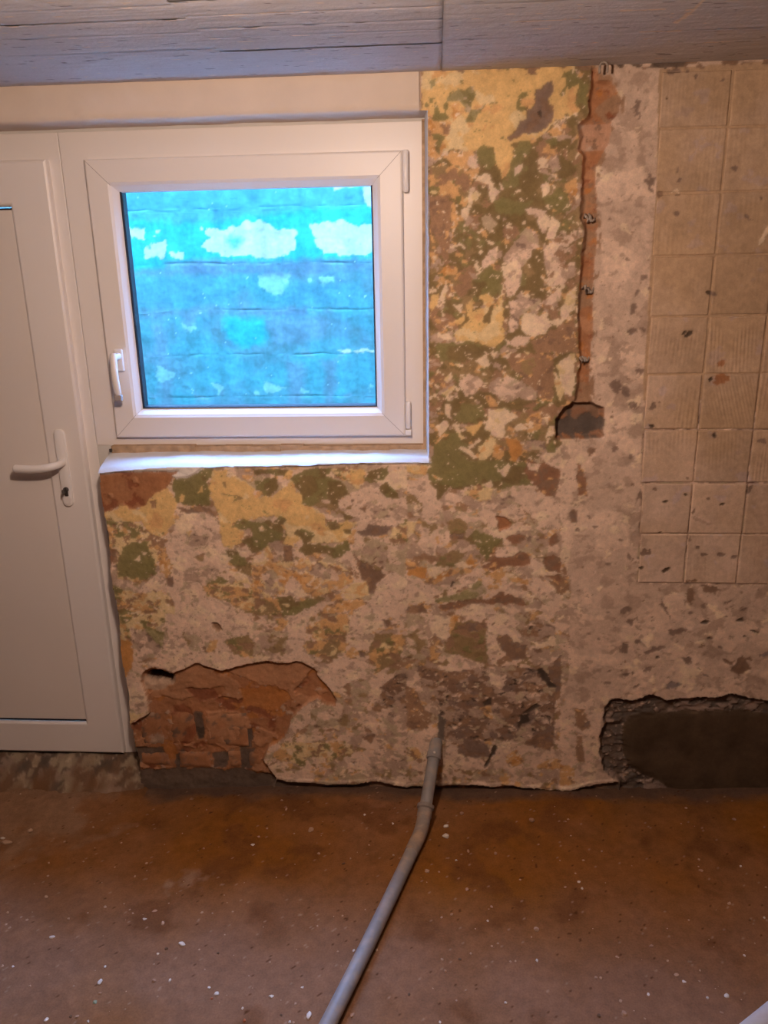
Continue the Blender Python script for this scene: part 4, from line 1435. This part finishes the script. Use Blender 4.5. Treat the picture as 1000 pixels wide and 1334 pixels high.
# ------------------------------------------------------------------ ceiling: board-marked concrete, one strip per board
def build_ceiling():
    root = box('ceiling', (ROOM_L - .2, ROOM_R + .2, ROOM_B - .2, .12, CEIL + .02, CEIL + .20), M_FACADE)
    tag(root, 'painted concrete ceiling marked by the boards it was cast on', kind='structure')
    rnd = random.Random(31)

    def strip(x0, x1, y0, y1, dz, dx, dy, lines=0.0, seam_r=False):
        xs = np.unique(np.concatenate([np.arange(x0, x1, dx), [x1]]))
        ys = np.unique(np.concatenate([np.arange(y0, y1, dy), [y1]]))
        X, Y = np.meshgrid(xs, ys)
        n = fbm(X / .25, Y / .012, 3 + int(rnd.random() * 20), 3)
        s = fbm(X / .02, Y / .02, 8, 3)
        Zc = CEIL + dz + .0004 * n + .0004 * s
        e = np.minimum(Y - y0, y1 - Y)
        Zc = Zc + .0010 * np.clip(1 - e / .012, 0, 1) * lines
        burr = fbm(X / .05, Y / .02, 23, 3)
        Zc = Zc - np.where((Y - y0 < .009) & (burr > .3), .0011, 0) * lines
        if seam_r:
            Zc = Zc + .0015 * np.clip(1 - (x1 - X) / .008, 0, 1)
        base_c = np.array((.55, .52, .52), np.float32)
        c = base_c * (1 + .03 * n + .03 * s + .08 * fbm(X / .3, Y / .3, 33, 3))[..., None]
        f2 = fbm(X / .05, Y / .006, 35, 3)
        c = np.where((f2 > level(.005) * 1.12)[..., None], np.array((.78, .62, .46), np.float32), c)
        c = np.where((Y - y0 < .008)[..., None] & ((burr > .55)[..., None] & (lines > .5)), np.array((.78, .64, .5), np.float32), c)
        c = np.where((f2 < -level(.01) * 1.1)[..., None], np.array((.16, .14, .13), np.float32), c)
        for mx0, my0, mx1, my1, mw in MARKS:
            dxx, dyy = mx1 - mx0, my1 - my0
            t = np.clip(((X - mx0) * dxx + (Y - my0) * dyy) / (dxx ** 2 + dyy ** 2), 0, 1)
            dd = np.hypot(X - mx0 - t * dxx, Y - my0 - t * dyy)
            c = np.where((dd < mw + .003 * s)[..., None], np.array((.74, .60, .47), np.float32), c)
        c = np.where((np.abs(X - .012) < .004)[..., None], c * .82, c)
        o = surface('concrete_band', X, Y, Zc, np.clip(c, .01, 1), M_CONC, root)
        return o

    MARKS = [(.15, -.421, .30, -.419, .004), (.205, -.36, .245, -.358, .003), (.275, -.305, .29, -.304, .003), (.495, -.305, .495, -.385, .003), (.50, -.395, .505, -.52, .004),
             (.44, -.302, .52, -.300, .004), (.36, -.47, .44, -.468, .004), (-.43, -.345, -.40, -.345, .003), (-.435, -.28, -.40, -.28, .003), (.60, -.19, .66, -.19, .003), (-.02, -.54, .006, -.555, .004),
             (-.40, -.548, -.28, -.548, .004), (-.22, -.551, -.20, -.551, .004), (.46, -.24, .48, -.25, .003)]
    left = [-.72, -.62, -.533, -.435, -.30, -.22, -.12, .02]
    mid = [-.73, -.64, -.548, -.457, -.383, -.27, -.17, -.08, .02]
    right = [-.74, -.55, -.42, -.30, -.20, -.10, .02]
    for x0, x1, L, lv in ((-1.25, -.490, left, 1), (-.490, .011, mid, 1), (.012, 1.0, right, .35)):
        for a, b in zip(L, L[1:]):
            near = a < -.32
            dz = rnd.uniform(-.0012, .0010) * lv * (1.0 if near else .25)
            strip(x0, x1, a, b, dz, .006, .004, 1.0 if lv == 1 and near else .15, seam_r=(x1 == .011))
        strip(x0, x1, ROOM_B, L[0], 0, .05, .05)
    for x0, x1 in ((ROOM_L, -1.25), (1.0, ROOM_R)):
        y = ROOM_B
        strip(x0, x1, ROOM_B, -.73, 0, .05, .05)
        for a, b in zip(left, left[1:]):
            strip(x0, x1, a, b, rnd.uniform(-.002, .002), .02, .01)


build_ceiling()

# other walls of the room (behind and beside the viewer)
structure(box('wall_left', (ROOM_L - .2, ROOM_L, ROOM_B, .0, -.3, CEIL + .02), M_WALLS), 'bare side wall beyond the door')
structure(box('wall_right', (ROOM_R, ROOM_R + .2, ROOM_B, .12, -.3, CEIL + .02), M_WALLS), 'bare side wall beyond the tile squares')
structure(box('wall_rear', (ROOM_L - .2, ROOM_R + .2, ROOM_B - .2, ROOM_B, -.3, CEIL + .02), M_WALLS), 'bare wall behind the viewer')


# ------------------------------------------------------------------ window
def build_window():
    fr = ring('window_1', (-1.064, -.040, 1.152, 2.050), [(0, .118), (.094, .118), (.098, .122), (.098, .150), (.090, .18), (0, .18)], M_PVC, bevel=.0015)
    tag(fr, 'white plastic window with one tilting casement looking onto a blue lit wall', kind='structure')
    y = .098
    x0, x1, z0, z1 = -.992, -.0955, 1.180, 1.976
    sash = ring('sash', (x0, x1, z0, z1), [(0, .118), (0, y + .004), (.003, y + .001), (.006, y), (.062, y), (.0665, y + .003), (.070, y + .005), (.086, y + .022), (.088, y + .030), (.060, y + .06), (.0, y + .022)], M_PVC, fr)
    gx0, gx1, gz0, gz1 = x0 + .086, x1 - .084, z0 + .086, z1 - .078
    g = ring('gasket', (gx0 - .003, gx1 + .003, gz0 - .003, gz1 + .003), [(0, y + .024), (.006, y + .021), (.009, y + .0245), (.009, y + .056), (-.004, y + .056)], M_GASKET, sash)
    g['label'] = 'black rubber gasket and spacer round the pane'
    p = box('pane', (gx0 - .001, gx1 + .001, y + .026, y + .030, gz0 - .001, gz1 + .001), M_GLASS, sash)
    p['label'] = 'clear glass pane'
    bm = bmesh.new()
    for (ox, oz, ix, iz) in ((x0, z0, gx0 - .016, gz0 - .016), (x1, z0, gx1 + .014, gz0 - .016), (x0, z1, gx0 - .016, gz1 + .008), (x1, z1, gx1 + .014, gz1 + .008)):
        add_tube(bm, [(ox + (ix - ox) * .06, y, oz + (iz - oz) * .06), (ix, y, iz)], [.0006, .0006], 6)
    mj = finish('mitre_joint', bm, M_CAP, sash)
    mj['label'] = 'thin mitre joints at the sash corners'
    # hinges on the right stile
    h = tube('hinge', [(-.0865, .097, z) for z in (1.868, 1.872, 1.916, 1.920, 1.972, 1.976)], [.006, .0085, .0085, .0085, .0085, .006], M_HANDLE, fr, 14)
    h2 = tube('hinge', [(-.0865, .100, z) for z in (1.203, 1.206, 1.282, 1.285)], [.006, .008, .008, .006], M_HANDLE, fr, 14)
    box('hinge_socket', (-.095, -.078, .090, .118, 1.183, 1.200), M_HANDLE, fr, bevel=.002)
    # handle
    zc = 1.418
    hx = -.9520
    rose = box('handle_rosette', (hx - .013, hx + .013, y - .012, y, zc - .033, zc + .033), M_HANDLE, sash, bevel=.004, seg=3)
    tube('handle_neck', [(hx, y - .010, zc + .012), (hx, y - .030, zc + .012), (hx, y - .048, zc + .012)], [.011, .009, .011], M_HANDLE, sash, 16)
    n = 12
    path, rad = [], []
    for i in range(n + 1):
        t = i / n
        path.append((hx + .004 * t, y - .046 - .012 * math.sin(t * math.pi * .8), zc + .024 - .122 * t))
        rad.append(.0105 if 0 < i < n else .008)
    lev = tube('handle_lever', path, rad, M_HANDLE, sash, 16, squash=(1.0, .75))
    cap = box('handle_tip', (path[-1][0] - .0105, path[-1][0] + .0105, path[-1][1] - .0085, path[-1][1] + .0085, path[-1][2] - .016, path[-1][2] + .001), M_CAP, sash, bevel=.002)
    cap['label'] = 'grey brown tip of the handle'
    box('drain_cap', (-1.0165, -1.008, .090, .097, 1.136, 1.146), M_STEEL, fr, bevel=.001)


build_window()


# ------------------------------------------------------------------ door
def build_door():
    fr = ring('door_1', (-2.055, -1.066, -.02, 2.050), [(0, .118), (.100, .118), (.104, .122), (.104, .150), (.1, .18), (0, .18)], M_PVC, bevel=.0015)
    tag(fr, 'white plastic door beside the window, plain panel and lever handle', kind='structure')
    y = .092
    x0, x1, z0, z1 = -2.02, -1.099, .052, 1.979
    leaf = ring('door_leaf', (x0, x1, z0, z1), [(0, .118), (0, y + .007), (.002, y + .003), (.007, y), (.112, y), (.1165, y + .0015), (.122, y + .008), (.122, y + .05), (0, y + .05)], M_PVC, fr)
    pz0, pz1 = z0 + .128, z1 - .127
    px0, px1 = x0 + .118, x1 - .118
    pan = box('door_panel', (px0, px1, y + .0062, y + .035, pz0 + .004, pz1 - .004), M_PANEL, leaf)
    bm = bmesh.new()
    add_box(bm, px0, px1, y + .0035, y + .012, pz0 - .001, pz0 + .004)
    add_box(bm, px0, px1, y + .0035, y + .012, pz1 - .004, pz1 + .001)
    g = finish('gasket', bm, M_GASKET, leaf)
    g['label'] = 'black gasket line above and below the panel'
    s = box('door_seal', (x0 + .004, x1 - .006, y + .008, .1185, z0 - .006, z0 + .001), M_GASKET, fr)
    # long plate, lever, lock with key
    cx = -1.168
    bm = bmesh.new()
    hw, r0, zb, zt = .0165, .0150, .962, 1.210
    outline = []
    for ccx, ccz, a0 in ((cx + hw - r0, zt - r0, 0), (cx - hw + r0, zt - r0, 90), (cx - hw + r0, zb + r0, 180), (cx + hw - r0, zb + r0, 270)):
        for q in range(7):
            t = math.radians(a0 + q * 15)
            outline.append((ccx + r0 * math.cos(t), ccz + r0 * math.sin(t)))
    rows = []
    for sc, yy in ((1.0, y + .001), (1.0, y - .006), (.93, y - .0085), (.80, y - .0095)):
        rows.append([bm.verts.new((cx + (px - cx) * sc, yy, 1.086 + (pz - 1.086) * (1 - (1 - sc) * .13))) for px, pz in outline])
    for A, B in zip(rows, rows[1:]):
        for q in range(len(A)):
            bm.faces.new((A[q], A[(q + 1) % len(A)], B[(q + 1) % len(A)], B[q]))
    bm.faces.new(rows[-1])
    pl = finish('handle_plate', bm, M_HANDLE, leaf, smooth=True)
    pl.data.set_sharp_from_angle(angle=math.radians(35))
    path = [(cx, y - .008, 1.105), (cx, y - .020, 1.105), (cx, y - .032, 1.105), (cx - .003, y - .044, 1.1045), (cx - .012, y - .053, 1.103), (cx - .028, y - .057, 1.100), (cx - .050, y - .057, 1.0975), (cx - .080, y - .056, 1.096), (cx - .112, y - .054, 1.0965), (cx - .130, y - .052, 1.097), (cx - .134, y - .051, 1.097)]
    rad = [.0125, .0115, .011, .0115, .012, .012, .012, .012, .0125, .012, .008]
    tube('handle_lever', path, rad, M_HANDLE, leaf, 18)
    cyl = tube('lock_cylinder', [(cx + .001, y - .006, 1.018), (cx + .001, y - .015, 1.018), (cx + .001, y - .016, 1.018)], [.0085, .0085, .007], M_STEEL, leaf, 18)
    cyl['label'] = 'dark steel lock cylinder'
    bm = bmesh.new()
    add_box(bm, cx - .004, cx + .006, y - .014, y - .006, .997, 1.012)
    add_box(bm, cx - .0004, cx + .0024, y - .040, y - .015, 1.009, 1.024)
    k = finish('key', bm, M_STEEL, leaf, bevel=.001)
    k['label'] = 'dark key in the lock'
    bm = bmesh.new()
    add_tube(bm, [(cx, y - .0085, .984), (cx, y - .0108, .984)], [.013, .0125], 20)
    finish('plate_boss', bm, M_HANDLE, leaf)


build_door()

# ------------------------------------------------------------------ outdoors: retaining wall in courses, paving
def build_outdoors():
    OY = 1.30
    rnd = random.Random(41)
    xs = axis((-3.2, -1.6, .05), (-1.6, .05, .0055), (.05, 1.6, .05))
    rows = [0, .30, .52, .72, .92, 1.112, 1.305, 1.495, 1.692, 1.918, 2.12, 2.34, 2.56, 2.90]
    root = box('wall_outside', (-3.4, 1.8, OY + .03, OY + .35, -.2, 2.89), M_PAVE)
    tag(root, 'weathered concrete retaining wall outside the window', kind='structure')
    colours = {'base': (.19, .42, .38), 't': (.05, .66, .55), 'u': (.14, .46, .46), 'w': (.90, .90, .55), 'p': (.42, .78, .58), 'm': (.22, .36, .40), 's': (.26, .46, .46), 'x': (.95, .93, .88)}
    for a, b in zip(rows, rows[1:]):
        st = .0055 if 1.0 < .5 * (a + b) < 2.15 else .04
        ts = np.linspace(0, 1, max(4, int((b - a) / st)))
        X, Tn = np.meshgrid(xs, ts)
        lo_z = a + (.010 * fbm(X / .16, X * 0 + a * 31, 71, 4) if 0 < a < 2.9 else 0)
        hi_z = b + (.010 * fbm(X / .16, X * 0 + b * 31, 71, 4) if b < 2.9 else 0)
        Z = lo_z + (hi_z - lo_z) * Tn
        n = fbm(X / .05, Z / .05, 5, 4)
        WX = X + .010 * n
        WZ = Z + .010 * fbm(X / .05, Z / .05, 12, 4)
        c = np.ones(X.shape + (3,), np.float32) * np.array(colours['base'], np.float32)
        streak = fbm(X / .035, Z / .5, 14, 4)
        w = np.clip(.25 + .6 * streak, 0, .6)[..., None]
        c = c * (1 - w) + np.array((.17, .40, .43), np.float32) * w
        blot = np.clip(.5 + 1.1 * fbm(X / .16, Z / .11, 26, 5), 0, 1)[..., None]
        c = c * (1 - .5 * blot) + np.array((.10, .62, .56), np.float32) * .5 * blot
        ed = np.clip(2.2 * fbm(X / .045, Z / .03, 29, 5) - .75, 0, .5)[..., None] * np.clip(1 - np.minimum(Z - lo_z, hi_z - Z) / .045, 0, 1)[..., None]
        c = c * (1 - ed) + np.array((.34, .50, .50), np.float32) * ed
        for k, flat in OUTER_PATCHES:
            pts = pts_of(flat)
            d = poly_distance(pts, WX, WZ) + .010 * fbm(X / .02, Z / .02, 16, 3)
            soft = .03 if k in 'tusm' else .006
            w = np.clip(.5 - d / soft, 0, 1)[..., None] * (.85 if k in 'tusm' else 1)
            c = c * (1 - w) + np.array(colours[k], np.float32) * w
        c = c * (1 + .18 * n + .06 * fbm(X / .015, Z / .015, 18, 3) + .16 * streak)[..., None]
        e = np.minimum(Z - lo_z, hi_z - Z) + .005 * n
        jm = np.clip(.15 + 1.3 * fbm(X / .14, X * 0 + np.where(Tn < .5, a, b) * 37, 91, 3), 0, 1)
        joint = np.clip(1 - e / .008, 0, 1) * jm
        c = c * (1 - .12 * joint[..., None])
        sp = fbm(X / .014, Z / .014, 22, 2)
        c = np.where((sp > level(.003) * 1.25)[..., None], np.array((.55, .80, .70), np.float32), c)
        Y = OY - .0022 * n + .0015 * joint - .0008 * sp
        Y[0, :] = OY + .0035 * jm[0]
        Y[-1, :] = OY + .0035 * jm[-1]
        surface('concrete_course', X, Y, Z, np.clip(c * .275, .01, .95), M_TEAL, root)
    structure(box('floor_outside', (-3.4, 1.8, OUT_Y, OY + .05, -.2, .0), M_PAVE), 'concrete paving of the narrow yard outside')
    structure(box('wall_yard_left', (-3.45, -3.2, OUT_Y, OY + .1, -.2, 2.9), M_PAVE), 'end wall of the narrow yard')
    structure(box('wall_yard_right', (1.6, 1.85, OUT_Y, OY + .1, -.2, 2.9), M_PAVE), 'other end wall of the narrow yard')


build_outdoors()


# ------------------------------------------------------------------ drain pipe
def build_pipe():
    root = empty('drain_pipe')
    tag(root, 'grey plastic drain pipe rising from the floor into the wall foot', 'pipe')
    E = Vector((-.047, -.238, floor_z(-.047, -.238) + .026))
    B = Vector((-.0095, -.030, .155))
    up = (B - E).normalized()
    A = Vector((-.300, -1.060, floor_z(-.30, -1.06) + .0235))
    back = (A - E).normalized()
    r = .0192

    def arc(t):
        p0, p1, p2 = E + back * .045, E, E + up * .035
        return p0 * (1 - t) ** 2 + 2 * p1 * t * (1 - t) + p2 * t * t
    # long run on the floor
    n = 24
    s = E + back * .05
    pts, rad = [], []
    for i in range(n + 1):
        t = i / n
        p = s.lerp(A, t)
        pts.append(p + Vector((.004 * math.sin(t * 3.1), 0, 0)))
        rad.append(r)
    tube('floor_run', pts, rad, M_PIPE, root, 28)
    el = tube('elbow', [E + back * .10, E + back * .062, E + back * .0601] + [arc(i / 8) for i in range(9)] + [E + up * .05], [r + .0012, r + .0018, r + .0018] + [r + .0018] * 9 + [r + .0018], M_PIPE_D, root, 28)
    el['label'] = 'dusty elbow'
    c0 = E + up * .040
    so = tube('socket', [c0, c0 + up * .004, c0 + up * .026, c0 + up * .027, c0 + up * .030, c0 + up * .040, c0 + up * .043], [r + .001, r + .0035, r + .0035, r + .0045, r + .0075, r + .0075, r + .003], M_PIPE_D, root, 28)
    so['label'] = 'dusty socket collar'
    d0 = c0 + up * .03
    tube('riser', [d0, B - up * .01, B + up * .03], [r, r, r], M_PIPE, root, 28)
    col = tube('wall_collar', [B - up * .018, B - up * .015, B + up * .006, B + up * .010, B + up * .05], [r + .001, r + .004, r + .004, r + .002, r + .002], M_PIPE, root, 28)
    side = Vector((0, -.75, .66))
    b = B - up * .003 + (side - up * side.dot(up)).normalized() * (r + .003)
    bo = tube('collar_bolt', [b, b + (b - B).normalized() * .004], [.0045, .0035], M_STONE['w'], root, 12)
    bo['label'] = 'small white bolt head'


build_pipe()

# pale pipe end at the bottom right corner
def build_pale_pipe():
    a = Vector((.623, -.935, 0))
    b = Vector((1.273, -.462, 0))
    root = empty('pale_pipe')
    tag(root, 'pale grey plastic pipe cut by the bottom right corner of the photo', 'pipe')
    a.z = b.z = .028
    d = (b - a).normalized()
    tube('pipe_body', [a.lerp(b, i / 12) for i in range(13)], [.026] * 13, M_PALE, root, 28)
    tube('pipe_socket', [b - d * .01, b - d * .006, b + d * .05, b + d * .054], [.027, .031, .031, .026], M_PALE, root, 28)


build_pale_pipe()


# ------------------------------------------------------------------ wall fixings
def cable_clip():
    bm = bmesh.new()
    x, y, z = .411, -.040, CEIL - .002
    path = [(x - .0095, y, z - .024), (x - .0095, y, z - .006), (x - .006, y, z - .001), (x, y, z + .001), (x + .006, y, z - .001), (x + .0095, y, z - .006), (x + .0095, y, z - .022)]
    add_tube(bm, path, [.0028] * 7, 10)
    o = finish('cable_clip', bm, M_WIRE, smooth=True)
    tag(o, 'small pale staple shaped cable clip hanging from the ceiling edge', 'clip')


cable_clip()


def wire_stubs():
    rnd = random.Random(52)
    for i, (x, z, lb) in enumerate(((.403, 1.784, 'crumpled cable tie stub in the wall channel, topmost of three'), (.408, 1.602, 'crumpled cable tie stub in the wall channel, middle of three'), (.408, 1.414, 'crumpled cable tie stub in the wall channel, just above the socket recess'))):
        bm = bmesh.new()
        for k in range(3):
            p = []
            x0 = x - .014 + .008 * k
            for j in range(7):
                t = j / 6
                p.append((x0 + .013 * t + rnd.uniform(-.002, .002), .010 - .022 * math.sin(t * math.pi) * rnd.uniform(.7, 1.1), z + (rnd.uniform(-.006, .006) if j else 0) + .006 * math.sin(t * 5 + k)))
            add_tube(bm, p, [.0022, .003, .0034, .003, .0028, .003, .002], 8, squash=(1.3, .7))
        o = finish('wire_stub', bm, M_WIRE, smooth=True)
        tag(o, lb, 'cable tie', 'cable tie stubs in the wall channel')


wire_stubs()


# ------------------------------------------------------------------ chips and pebbles on the floor
def stones():
    rnd = random.Random(61)
    kinds = {'w': ('plaster_chip', 'white plaster crumb', 'white crumbs on the floor'),
             'p': ('plaster_chip', 'pinkish plaster crumb', 'pinkish crumbs on the floor'),
             'b': ('pebble', 'brown pebble', 'brown pebbles on the floor'),
             'd': ('pebble', 'dark crumb', 'dark crumbs on the floor'),
             'r': ('brick_crumb', 'red brick crumb', 'red crumbs on the floor'),
             'g': ('pebble', 'green pebble', None)}
    count = ['', '', 'two', 'three', 'four', 'five', 'six', 'seven', 'eight', 'nine', 'ten', 'eleven', 'twelve', 'thirteen', 'fourteen', 'fifteen', 'sixteen']
    nth = ['leftmost', 'second from left', 'third from left', 'fourth from left', 'fifth from left', 'sixth from left', 'seventh from left', 'eighth from left', 'ninth from left', 'tenth from left', 'third from right', 'second from right', 'rightmost']

    def zone(st):
        x, y, k = st[0], st[1], st[4]
        pipe_x = np.interp(y, [-1.06, -.238], [-.30, -.047])
        side = 'left of the pipe' if x < pipe_x else 'right of the pipe'
        dist = 'near the wall' if y > -.30 else ('midway' if y > -.62 else 'at the front')
        return k, side, dist

    def bearing(st):
        return (st[0] - CAM_POS[0]) / (st[1] - CAM_POS[1])
    zones = {}
    for st in STONES:
        if not st[5]:
            zones.setdefault(zone(st), []).append(st)
    for z in zones:
        zones[z].sort(key=bearing)
    for st in STONES:
        x, y, w, h, k, lb = st
        bm = bmesh.new()
        bmesh.ops.create_icosphere(bm, subdivisions=2, radius=1.0)
        sx, sy = max(.0036, w / 1250.0), max(.0036, h / 1000.0 * .95)
        sz = max(.0025, min(sx, sy) * rnd.uniform(.5, .7))
        a = rnd.uniform(-.3, .3)
        cuts = [(Vector((rnd.gauss(0, 1), rnd.gauss(0, 1), rnd.gauss(0, .6))).normalized(), rnd.uniform(.55, .85)) for _ in range(9)]
        for v in bm.verts:
            for nn, dd in cuts:
                t = v.co.dot(nn)
                if t > dd:
                    v.co -= nn * (t - dd)
            v.co *= rnd.uniform(.96, 1.04)
            px, py = v.co.x * sx, v.co.y * sy
            v.co = Vector((px * math.cos(a) - py * math.sin(a), px * math.sin(a) + py * math.cos(a), v.co.z * sz))
        nm, what, gr = kinds[k]
        o = finish(nm, bm, M_STONE[k])
        o.location = (x, y + sz * .3, floor_z(x, y) + sz * .42)
        if not lb:
            zk = zone(st)
            mates = zones[zk]
            i = mates.index(st)
            lb = 'tiny %s %s, %s' % (what, zk[1], zk[2])
            if len(mates) > 1:
                n = len(mates)
                word = 'rightmost' if i == n - 1 else ('second from right' if i == n - 2 and n > 3 else ('third from right' if i == n - 3 and n > 6 else nth[min(i, 9)]))
                lb += ', ' + word + ' of ' + count[n]
        tag(o, lb, 'stone' if nm == 'pebble' else 'crumb', gr)


stones()
